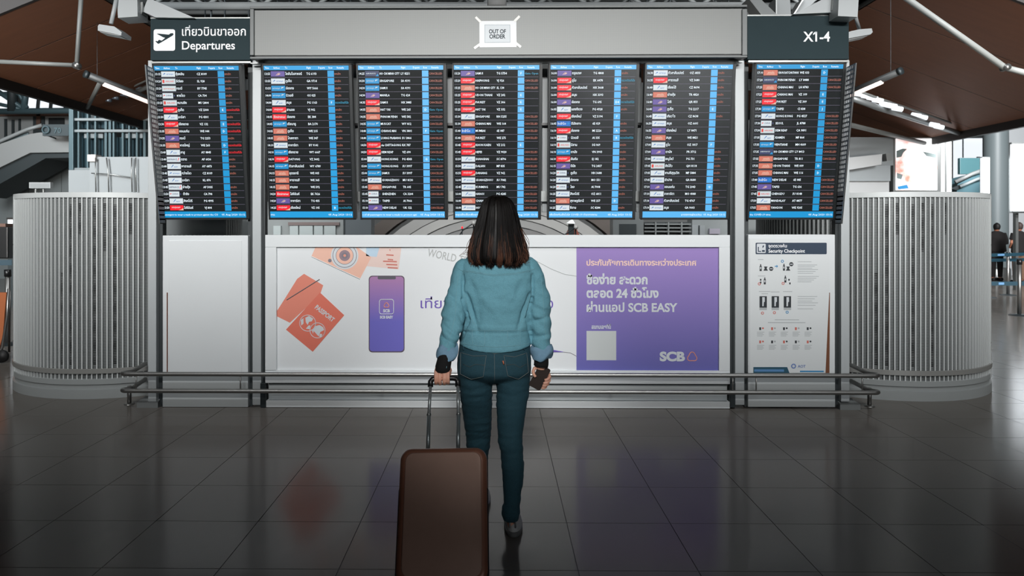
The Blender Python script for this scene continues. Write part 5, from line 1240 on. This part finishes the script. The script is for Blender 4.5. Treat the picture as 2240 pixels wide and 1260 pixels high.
# ---- jacket
jk = MB()
ell(jk, refine([pxsec(1062, 1108, 545, YW-.01, .055), pxsec(1040, 1134, 554, YW-.005, .075), pxsec(1022, 1150, 562, YW, .088, 2.1), pxsec(1010, 1165, 576, YW, .102, 2.2), pxsec(1006, 1169, 596, YW, .112, 2.3), pxsec(1008, 1168, 625, YW, .120, 2.3), pxsec(1011, 1165, 655, YW, .122, 2.3), pxsec(1015, 1160, 685, YW, .118, 2.2), pxsec(1011, 1160, 708, YW, .116, 2.2), pxsec(1009, 1160, 722, YW, .114, 2.2), pxsec(1006, 1161, 738, YW, .117, 2.2), pxsec(1005, 1161, 752, YW, .116, 2.2)], 3), denim, 44)
LS = [(1025, 576, YW, 38), (1017, 586, YW, 44), (1011, 602, YW-.005, 47), (1005, 627, YW-.02, 45), (998, 655, YW-.05, 48), (993, 685, YW-.08, 52), (988, 715, YW-.13, 48), (982, 740, YW-.165, 42), (978, 762, YW-.192, 36), (977, 775, YW-.203, 32)]
RS = [(1145, 576, YW, 38), (1156, 585, YW, 46), (1164, 602, YW, 48), (1170, 627, YW, 47), (1178, 655, YW+.0, 51), (1179, 685, YW+.0, 51), (1182, 715, YW+.0, 48), (1184, 740, YW-.005, 43), (1185, 762, YW-.01, 38), (1185, 776, YW-.018, 35)]
limb(jk, [pl(*p) for p in refine(LS, 4)], denim, 28); limb(jk, [pl(*p) for p in refine(RS, 4)], denim, 28)
kme = remesh(jk, .0055, 5)
FOLDS = ((1013, 600, 1015, 650, 3, -.016), (1015, 650, 1026, 694, 3.2, -.022), (1026, 694, 1006, 742, 3, -.018), (1165, 600, 1163, 650, 3, -.016), (1163, 650, 1151, 692, 3.2, -.022), (1151, 692, 1161, 735, 3, -.018),
         (985, 640, 1010, 660, 4, -.007), (975, 700, 1000, 720, 4, -.009), (972, 725, 1000, 738, 4, -.009), (1165, 700, 1200, 690, 4, -.007), (1168, 735, 1204, 728, 4, -.008), (1030, 615, 1050, 660, 7, -.006), (1140, 615, 1125, 655, 7, -.006), (1065, 650, 1100, 700, 9, .005),
         (1022, 640, 1045, 716, 4.5, -.017), (1018, 625, 1034, 700, 6, .009), (1158, 640, 1131, 714, 4.5, -.017), (1163, 625, 1146, 700, 6, .007), (1050, 672, 1047, 716, 6, -.005))
def jacket_fold(c, m_):
    x, y, z = c; px = x/3.62*F + 1085; py = 500 - (z-1.5)/3.62*F
    d = 0
    # diagonal drape folds from the armpits to the hem, billowing above the band
    if y < YW:
        for fx0, fy0, fx1, fy1, w_, a_ in FOLDS:
            t = max(0, min(1, ((px-fx0)*(fx1-fx0) + (py-fy0)*(fy1-fy0)) / ((fx1-fx0)**2 + (fy1-fy0)**2)))
            dd = math.hypot(px - fx0 - t*(fx1-fx0), py - fy0 - t*(fy1-fy0)); d += a_*math.exp(-(dd/w_)**2) * (.4 + .6*math.sin(math.pi*min(1, t+.15)))
    if abs(py - 721) < 14 and 1003 < px < 1163: d += -.0035*math.exp(-((py-722)/2.2)**2) + .003*math.exp(-((py-711)/6)**2)
    arm = px < 1012 or px > 1163
    n1 = noise.noise(Vector((x*12, y*12, z*26))); n2 = noise.noise(Vector((x*35+z*30, y*30, z*40-x*30)))
    d += n1*(.006 if arm else .0035) + n2*.0018
    if arm: d += .003*math.sin(z*95 + x*60 + 3*n1)*math.exp(-((z-1.07)/.13)**2)
    x += m_[0]*d; y += m_[1]*d; z += m_[2]*d
    if z < .985 and abs(x) < .18 and y < YW + .02:      # the back hem hangs lowest in the middle
        z -= .028 * max(0, 1 - ((px-1084)/80)**2) * min(1, (.985 - z)/.04)
    return x, y, z
displace(kme, jacket_fold)
jacket = mesh_obj(kme, 'jacket', denim, wo)
kb = bvh_of(kme)
for pts in ([(1003, 588), (1010, 592), (1030, 593), (1080, 601), (1130, 597), (1158, 591), (1170, 588)], [(1011, 594), (1030, 595.5), (1080, 603.5), (1130, 599.5), (1160, 593)],
            [(1013, 596), (1014, 640), (1022, 672), (1030, 694), (1045, 720)], [(1163, 596), (1162, 640), (1154, 672), (1146, 694), (1131, 720)],
            [(1008, 722), (1050, 723), (1100, 723), (1160, 722)], [(1007, 751), (1040, 756), (1083, 759.5), (1130, 756), (1160, 751)],
            [(1003, 600), (998, 640), (996, 690), (986, 730), (978, 758)], [(1183, 600), (1187, 640), (1190, 690), (1194, 740), (1196, 758)],
            [(1033, 724), (1034, 754)], [(1060, 724), (1060, 756)], [(1110, 724), (1110, 756)], [(1138, 724), (1138, 754)]):
    seam(kb, pts, 'seam', jacket, .0010, stitch_l, .0008)
# front of the jacket: collar, placket and buttons
m = MB(); cz = at(1088, 552, YW).z
m.tube([(hc.x + .075*math.sin(a_), YW + .01 + .075*math.cos(a_), cz + .012 - .018*math.cos(a_)) for a_ in [math.radians(d_) for d_ in range(-165, 166, 15)]], .014, denim, 10); part(m, 'collar', wo, True)
m = MB(); pts = []
for z_ in (1.34, 1.25, 1.15, 1.05, .98):
    h = kb.ray_cast(Vector((hc.x, YW + 1, z_)), Vector((0, -1, 0)))
    if h[0] is not None: pts.append(h[0])
if len(pts) > 2:
    m.tube([p + Vector((0, .001, 0)) for p in pts], .006, denim_fold, 6); pk_ = part(m, 'placket', wo, True)
    for p in pts: subpart(MB().tube([p + Vector((0, .004, 0)), p + Vector((0, .010, 0))], .008, steel, 12), 'button', pk_, True)
# rolled cuffs
def cuff(pts, sp):
    m = MB(); rr = MB()
    c = [pl(*p) for p in pts]
    n = 22; vs = []; fs = []
    prof = []
    for i, (p, r) in enumerate(c):
        for j in range(n):
            a = 2*math.pi*j/n; w_ = 1 + .11*math.sin(3*a + i*1.3 + sp) + .05*math.sin(7*a + i*2)
            r_ = r*1.08
            vs.append((p.x + r_*w_*math.cos(a), p.y + r_*w_*math.sin(a)*.92, p.z + .008*math.sin(2*a + sp) + .004*math.sin(5*a)))
    for i in range(len(c)-1):
        for j in range(n): fs.append((i*n+j, i*n+(j+1) % n, (i+1)*n+(j+1) % n, (i+1)*n+j))
    m.add(vs, fs, denim_fold)
    o = part(m, 'rolled_cuff', wo, True); s = o.modifiers.new('s', 'SUBSURF'); s.levels = 2; s.render_levels = 2
cuff([(980, 756, YW-.19, 36), (979, 760, YW-.192, 41), (979, 768, YW-.20, 44), (978, 778, YW-.205, 43), (976, 786, YW-.21, 38), (975, 787, YW-.21, 31), (976, 778, YW-.205, 30), (978, 764, YW-.2, 30)], .4)
cuff([(1185, 756, YW-.01, 38), (1185, 761, YW-.012, 46), (1187, 768, YW-.015, 49), (1186, 777, YW-.018, 47), (1184, 785, YW-.02, 41), (1184, 786, YW-.02, 33), (1184, 778, YW-.02, 31), (1185, 764, YW-.02, 30)], 2.1)
# knit sleeves
for nm, pts in (('knit_sleeve', [(977, 768, YW-.198, 28), (972.5, 787, YW-.222, 32), (969, 803, gy+.005, 34), (968, 813, gy-.001, 34), (968, 813.5, gy-.001, 27)]),
                ('knit_sleeve', [(1185, 772, YW-.015, 28), (1184, 785, YW-.02, 32), (1184, 796, Yh-.0, 32), (1183, 801, Yh-.0, 32), (1183, 801.5, Yh, 24)])):
    m = MB(); limb(m, [pl(*p) for p in pts], knit, 24); part(m, nm, wo, True)
part(MB().tube([at(977, 786, gy-.0), at(977.5, 796, gy-.015), at(976.5, 805, gy-.03)], .0012, stitch_l, 6), 'loose_thread', wo, True)
# shoes
def shoe(a, name):
    m = MB(); x, y = a.x, a.y - .035
    ell(m, [(x + dx, y + .125 + dy, z, rx, ry, 2.3) for z, rx, ry, dx, dy in ((.022, .043, .128, .006, 0), (.04, .042, .125, .006, 0), (.06, .037, .108, .004, -.012), (.08, .033, .075, 0, -.045), (.10, .033, .05, 0, -.07))], sneaker, 32)
    me = remesh(m, .006, 4); o = mesh_obj(me, 'shoe', sneaker, wo)
    s_ = MB(); ell(s_, [(x+.006, y+.125, z, rx, ry, 2.3) for z, rx, ry in ((0, .042, .126), (.004, .046, .131), (.022, .046, .131), (.026, .043, .128))], sole, 36)
    subpart(s_, 'sole', o, True)
    subpart(MB().tube([(x-.014, y-.006, .05), (x-.014, y-.008, .085), (x+.014, y-.008, .085), (x+.014, y-.006, .05)], .004, mat('heel_tab', (120, 124, 126), .6), 8), 'heel_tab', o, True)
    for k_ in range(4): subpart(MB().tube([(x-.018, y+.12+k_*.022, .074-k_*.004), (x, y+.124+k_*.022, .080-k_*.004), (x+.018, y+.12+k_*.022, .074-k_*.004)], .003, mat('lace', (200, 200, 200), .7), 6), 'lace', o, True)
shoe(pl(*RL[-1])[0], 'right'); shoe(pl(*LL[-1])[0], 'left')

# ---- hair
HS = [(426.5, 1084, 1093, .012, 0), (428.5, 1077, 1101, .034, 0), (431.5, 1070, 1108, .056, -.0), (437, 1061, 1116, .075, -.0), (446, 1055, 1122, .092, 0), (460, 1050.5, 1128, .102, 0), (478, 1046, 1133, .106, -.004), (500, 1040, 1138, .105, -.010),
      (520, 1033, 1144, .103, -.018), (540, 1028, 1149, .100, -.026), (558, 1026, 1153, .095, -.034), (568, 1029, 1150, .088, -.040), (575, 1035, 1144, .074, -.046), (581, 1050, 1130, .045, -.050)]
hsec = [pxsec(xl+1, xr-1, y, YW + dy, ry) for y, xl, xr, ry, dy in HS]
hm = MB(); ell(hm, refine(hsec, 3), hair_m, 48)
hme = remesh(hm, .006, 2)
hb = bmesh.new(); hb.from_mesh(hme)       # open the face side
dele = [v for v in hb.verts if v.co.y > hc.y + .035 and hc.z - .30 < v.co.z < hc.z + .05 and abs(v.co.x - hc.x) < .062]
bmesh.ops.delete(hb, geom=dele, context='VERTS'); hb.to_mesh(hme); hb.free()
def hair_wave(c, m_):
    x, y, z = c; a = math.atan2(y - YW, x - hc.x)
    k = .0035 * (noise.noise(Vector((a*14, z*3, 0))) + .6*noise.noise(Vector((a*40, z*4, 5))))
    return x + m_[0]*k, y + m_[1]*k, z + m_[2]*k
displace(hme, hair_wave)
hair = mesh_obj(hme, 'hair', hair_m, wo)
def hsurf(t, a):                 # t 0..1 along HS, a angle
    k = t*(len(hsec)-1); i = min(int(k), len(hsec)-2); f = k - i
    s = [hsec[i][q]*(1-f) + hsec[i+1][q]*f for q in range(6)]
    return Vector((s[0] + s[3]*math.cos(a), s[1] + s[4]*math.sin(a), s[2]))
rnd = random.Random(3)
sd_, sb_ = MB(), MB()
clumps = [(rnd.uniform(math.radians(165), math.radians(375)), rnd.uniform(0, 6), rnd.uniform(.015, .06), rnd.uniform(-.004, .012), rnd.random()) for _ in range(70)]
for i in range(1500):
    ca, ph, amp, lift, tone = rnd.choice(clumps); a0 = ca + rnd.gauss(0, .035); t0 = rnd.uniform(.0, .5)**1.3; t1 = rnd.uniform(.86, .995); off = rnd.uniform(.0003, .004)
    pts = []; n = 15; spread_ = rnd.gauss(0, .03)
    for k_ in range(n):
        u = k_/(n-1); t = t0 + (t1-t0)*u
        aa = a0 + spread_*(1-u) + amp*math.sin(ph + t*9)*t*t
        p = hsurf(t, aa); c = Vector((hsec[0][0], YW - .02, p.z)); d = (p - c).normalized()
        pts.append(p + d*(off + max(0, lift)*t*t*t + .003*math.sin(ph + t*7)*t*t + .003))
    e = pts[-1]; dn = rnd.uniform(.004, .014) + (.010 if tone > .5 else .002)
    pts.append(e + Vector((rnd.uniform(-.004, .004) + .006*math.sin(ph), rnd.uniform(-.004, .002), -dn*.6)))
    pts.append(pts[-1] + Vector((.006*math.sin(ph*3), rnd.uniform(-.004, .004), -dn*.5)))
    r = rnd.uniform(.0007, .0017); rr = [r*.5] + [r]*(n-3) + [r*.9, r*.8, r*.5, r*.12]
    if tone < .6 and rnd.random() < .75:
        k0 = rnd.choice((9, 10, 11)); sd_.tube(pts[:k0], rr[:k0], hair_m, 3, False); sb_.tube(pts[k0-1:], rr[k0-1:], hair_b, 3, False)
    else: sd_.tube(pts, rr, hair_m, 3, False)
for x0, y0, x1, y1, x2, y2, Y in ((1040, 500, 1025, 545, 1010, 557, 3.58), (1036, 510, 1028, 548, 1006, 558, 3.57), (1034, 520, 1025, 556, 1012, 556, 3.57), (1040, 505, 1022, 535, 1019, 553, 3.58),
                                 (1140, 510, 1152, 535, 1156, 548, 3.57), (1140, 505, 1157, 535, 1155, 549, 3.58), (1140, 545, 1150, 566, 1160, 565, 3.53), (1138, 548, 1148, 572, 1158, 570, 3.53), (1143, 540, 1156, 560, 1160, 562, 3.54), (1136, 545, 1147, 574, 1157, 573, 3.53), (1141, 500, 1157, 528, 1156, 550, 3.57), (1036, 515, 1024, 545, 1024, 560, 3.56), (1033, 540, 1024, 560, 1026, 576, 3.54), (1138, 500, 1150, 528, 1157, 545, 3.57),
                                 (1030, 550, 1026, 570, 1028, 578, 3.55), (1144, 548, 1153, 568, 1163, 566, 3.54), (1139, 552, 1151, 577, 1160, 572, 3.53), (1142, 530, 1158, 555, 1157, 566, 3.55), (1034, 530, 1021, 556, 1024, 568, 3.55), (1037, 535, 1026, 566, 1030, 580, 3.53), (1040, 520, 1018, 548, 1004, 560, 3.57), (1034, 555, 1033, 575, 1036, 581, 3.53)):
    p = [at(x0, y0, Y), at((x0+x1)/2, (y0+y1)/2-1, Y), at(x1, y1, Y), at(x2, y2, Y-.01)]
    pp = [Vector(q) for q in refine([tuple(v) for v in p], 5)]
    sd_.tube(pp, [.0016*(1-i/len(pp))+.0004 for i in range(len(pp))], hair_b, 4, False)
o = subpart(sd_, 'hair_strands', hair, True); tag(o, kind='stuff')
o = subpart(sb_, 'hair_ends', hair, True); tag(o, 'brown lighter hair ends', kind='stuff')
m = MB(); d = drape(bvh_of(hme), [(1088, 434), (1087.5, 440), (1088.5, 446)], .0042)
subpart(MB().tube(d, [.0006] + [.0014]*(len(d)-2) + [.0005], skin, 6), 'parting', hair, True)

# ---- phone
ph = thing('smartphone', 'dark smartphone held in the right hand of the woman', 'phone', at(1180, 825, Yh-.008))
pm_ = mat('phone_back', (62, 52, 48), .3, .3)
c = at(1180.5, 825.5, Yh - .006); ang = math.radians(-31)
ux = Vector((math.cos(ang), 0, math.sin(ang))); uz = Vector((-math.sin(ang)*0 + -math.sin(ang), 0, math.cos(ang)))
w_, h_ = .034, .062
ax = (at(1171, 843, Yh) - at(1190, 808, Yh)).normalized(); ax2 = Vector((ax.z, 0, -ax.x))
def prr(w, h, r, y0, y1, mm):
    pts = rrect(-w, -h, w, h, r, 4); q = [(c + ax2*u + ax*v) for u, v in pts]
    m = MB(); f = [(p.x, y0, p.z) for p in q]; b_ = [(p.x, y1, p.z) for p in q]
    return m.hexa(f, b_, mm)
part(prr(.031, .058, .008, c.y - .004, c.y + .004, pm_), 'body', ph)
part(prr(.029, .056, .007, c.y + .004, c.y + .0046, mat('phone_glass', (10, 10, 12), .1)), 'screen', ph)
cc = c + ax*(-.042) + ax2*(.014)
part(MB().tube([(cc.x, c.y-.0055, cc.z), (cc.x, c.y-.004, cc.z)], .0075, black_plastic, 16), 'camera_bump', ph)

# ---------------------------------------------------------------- suitcase
su = thing('suitcase', 'brown hard-shell cabin suitcase on its wheels behind the woman, handle raised', 'suitcase', (0, 0, 0))
case_m = mat('case_shell', (172, 138, 122), .38, .15, var=.05, vscale=20, bump=.05, bscale=300); case_e = mat('case_edge', (140, 92, 72), .4, .15)
tl = TLT; base = su_base
base.x += CASE_H*math.cos(tl)*ROLL
su.location = base; su.rotation_euler = (-tl, -ROLL, 0)      # local z runs up the case
Wc, Hc, Dc = .182, CASE_H, .21
def shell(y0, y1, w, h0, h1, r, mm, name, bev=.02, par=None):
    bm = bmesh.new(); pts = rrect(-w, h0, w, h1, r, 8)
    vs = [bm.verts.new((x, y0, z)) for x, z in pts]; f = bm.faces.new(vs)
    ex = bmesh.ops.extrude_face_region(bm, geom=[f]); vv = [g for g in ex['geom'] if isinstance(g, bmesh.types.BMVert)]
    bmesh.ops.translate(bm, verts=vv, vec=(0, y1 - y0, 0)); bmesh.ops.recalc_face_normals(bm, faces=bm.faces)
    ed = [e for e in bm.edges if abs(e.verts[0].co.y - e.verts[1].co.y) < 1e-5]
    if bev: bmesh.ops.bevel(bm, geom=ed, offset=bev, segments=4, affect='EDGES', profile=.5)
    mb = MB().frombm(bm, mm); o = mb.build(name, par or su); return smooth_by_angle(o, 50)
sh = shell(-.105, -.008, Wc, .03, Hc, .05, case_e, 'front_shell', .022)
shell(.008, .105, Wc, .03, Hc, .05, case_e, 'rear_shell', .022)
shell(-.110, -.100, Wc-.024, .055, Hc-.022, .035, case_m, 'front_panel', .004, sh)
shell(-.009, .009, Wc+.002, .028, Hc+.002, .05, black_rubber, 'zip_strip', .003)
shell(-.090, -.060, Wc+.0015, .05, .40, .02, black_rubber, 'side_guard', .003)
PXO = -.012
for sx in (-1, 1):
    MB().tube([(sx*.066+PXO, -.03+.06, Hc-.02), (sx*.066+PXO, .03, Hc+.175)], .0088, mat('pole_grey', (128, 136, 138), .3, .6), 14).build('lower_pole', su, True)
    MB().tube([(sx*.066+PXO, .03, Hc+.17), (sx*.0625+PXO, .03, HZ-.03)], .0072, mat('pole_light', (150, 156, 157), .3, .6), 14).build('upper_pole', su, True)
    MB().tube([(sx*.066+PXO, .03, Hc+.170), (sx*.066+PXO, .03, Hc+.180)], .0100, alu, 14).build('pole_collar', su, True)
hz = HZ
MB().tube([(x_ + PXO, y_, z_) for x_, y_, z_ in [(-.0625, .03, hz-.035), (-.0625, .03, hz-.012), (-.054, .03, hz), (-.04, .03, hz+.003), (.04, .03, hz+.003), (.054, .03, hz), (.0625, .03, hz-.012), (.0625, .03, hz-.035)]], [.0125, .0125, .012, .0115, .0115, .012, .0125, .0125], black_plastic, 14).build('grip', su, True)
for sx in (-1, 1):
    for sy in (-1, 1):
        zz = 0.0
        wh = MB().tube([(sx*.135-.012, sy*.07, .012), (sx*.135+.012, sy*.07, .012)], .026, black_rubber, 18).build('wheel', su, True)
        MB().box((sx*.135-.022, sy*.07-.018, .015), (sx*.135+.022, sy*.07+.018, .045), black_plastic).build('wheel_fork', su)
# ---------------------------------------------------------------- travellers
def traveller(label, px, Y, top, cloth, trouser, hairc, w=1., face=0, bare=False, bent=False):
    x0 = at(px, 500, Y).x; H = top; root = thing('person', label, 'person', (x0, Y, 0))
    b = MB(); s = H / 1.68
    sk = mat('skin_warm', (176, 116, 90), .55)
    ell(b, [(x0, Y, H - .24 + z, rx, ry) for z, rx, ry in ((0, .03, .04), (.03, .06, .075), (.09, .072, .09), (.15, .074, .092), (.20, .055, .07), (.235, .015, .02))], sk, 20)
    b.tube([(x0, Y, H-.32), (x0, Y, H-.2)], .052, sk, 14)
    ell(b, [(x0, Y, z*s, rx*w, ry) for z, rx, ry in ((1.42, .06, .05), (1.37, .17, .09), (1.25, .19, .11), (1.05, .165, .11), (.92, .175, .12), (.80, .17, .11))], sk, 20)
    for sx in (-1, 1):
        limb(b, [(Vector((x0+sx*.18*w, Y, 1.36*s)), .05), (Vector((x0+sx*.235*w, Y, 1.12*s)), .042), (Vector((x0+sx*.19*w, Y+.12*face, .98*s)), .034), (Vector((x0+sx*.08*w, Y+.22*face, 1.02*s)), .03)], sk)
        limb(b, [(Vector((x0+sx*.09, Y, .85*s)), .085), (Vector((x0+sx*.10, Y, .5*s)), .062), (Vector((x0+sx*.10, Y, .08)), .042)], sk)
        b.tube([(x0+sx*.10, Y-.04, .04), (x0+sx*.10, Y+.14*face, .04)], [.045, .04], sk, 12)
    mesh_obj(remesh(b, .016, 3), 'body', sk, root)
    t = MB(); ell(t, [(x0, Y, z*s, rx*w, ry) for z, rx, ry in ((1.45, .06, .065), (1.40, .17, .11), (1.26, .225, .135), (1.05, .22, .14), (.88, .24, .15), (.84, .235, .145))], cloth, 24)
    for sx in (-1, 1): limb(t, [(Vector((x0+sx*.17*w, Y, 1.38*s)), .07), (Vector((x0+sx*.235*w, Y, 1.2*s)), .062), (Vector((x0+sx*.245*w, Y, (1.22 if bare else 1.06)*s)), .056)], cloth)
    mesh_obj(remesh(t, .016, 4), 'jacket' if not bare else 'shirt', cloth, root)
    t = MB()
    ell(t, [(x0, Y, z*s, rx*w, .13) for z, rx in ((.95, .17), (.86, .19), (.78, .18))], trouser)
    for sx in (-1, 1): limb(t, [(Vector((x0+sx*.09, Y, .86*s)), .10), (Vector((x0+sx*.10, Y, .5*s)), .078), (Vector((x0+sx*.10, Y, .10)), .06)], trouser)
    mesh_obj(remesh(t, .016, 3), 'trousers', trouser, root)
    for sx in (-1, 1): part(MB().tube([(x0+sx*.10, Y-.07, .045), (x0+sx*.10, Y+.15*face, .04)], [.052, .045], black_rubber, 14), 'shoe', root, True)
    t = MB(); ell(t, [(x0, Y-.012*face, H - .24 + z, rx, ry) for z, rx, ry in ((.05, .07, .075), (.10, .084, .098), (.16, .086, .102), (.21, .066, .08), (.25, .02, .02))], hairc, 24)
    hm_ = remesh(t, .010, 2); q = bmesh.new(); q.from_mesh(hm_)
    bmesh.ops.delete(q, geom=[v for v in q.verts if (v.co.y - Y)*face > .045 and v.co.z < H - .07], context='VERTS'); q.to_mesh(hm_); q.free()
    mesh_obj(hm_, 'hair', hairc, root)
    return root
blk = mat('cloth_black', (24, 21, 21), .9); brn = mat('cloth_tan', (112, 84, 66), .8); hb2 = mat('hair_black', (16, 14, 14), .6)
traveller('traveller in a bulky black jacket standing behind the belts', 2180, 21.5, 1.66, blk, blk, hb2, 1.15, 1)
traveller('shorter traveller in grey partly hidden beside the black jacketed one', 2159, 22.3, 1.58, mat('cloth_grey', (104, 112, 120), .8), brn, hb2, .8, 1)
traveller('traveller in black sleeveless top and tan trousers at the right edge', 2229, 20.5, 1.67, blk, brn, mat('hair_brown', (58, 46, 42), .6), .85, 1, True)
bpy.data.objects.remove(_to)
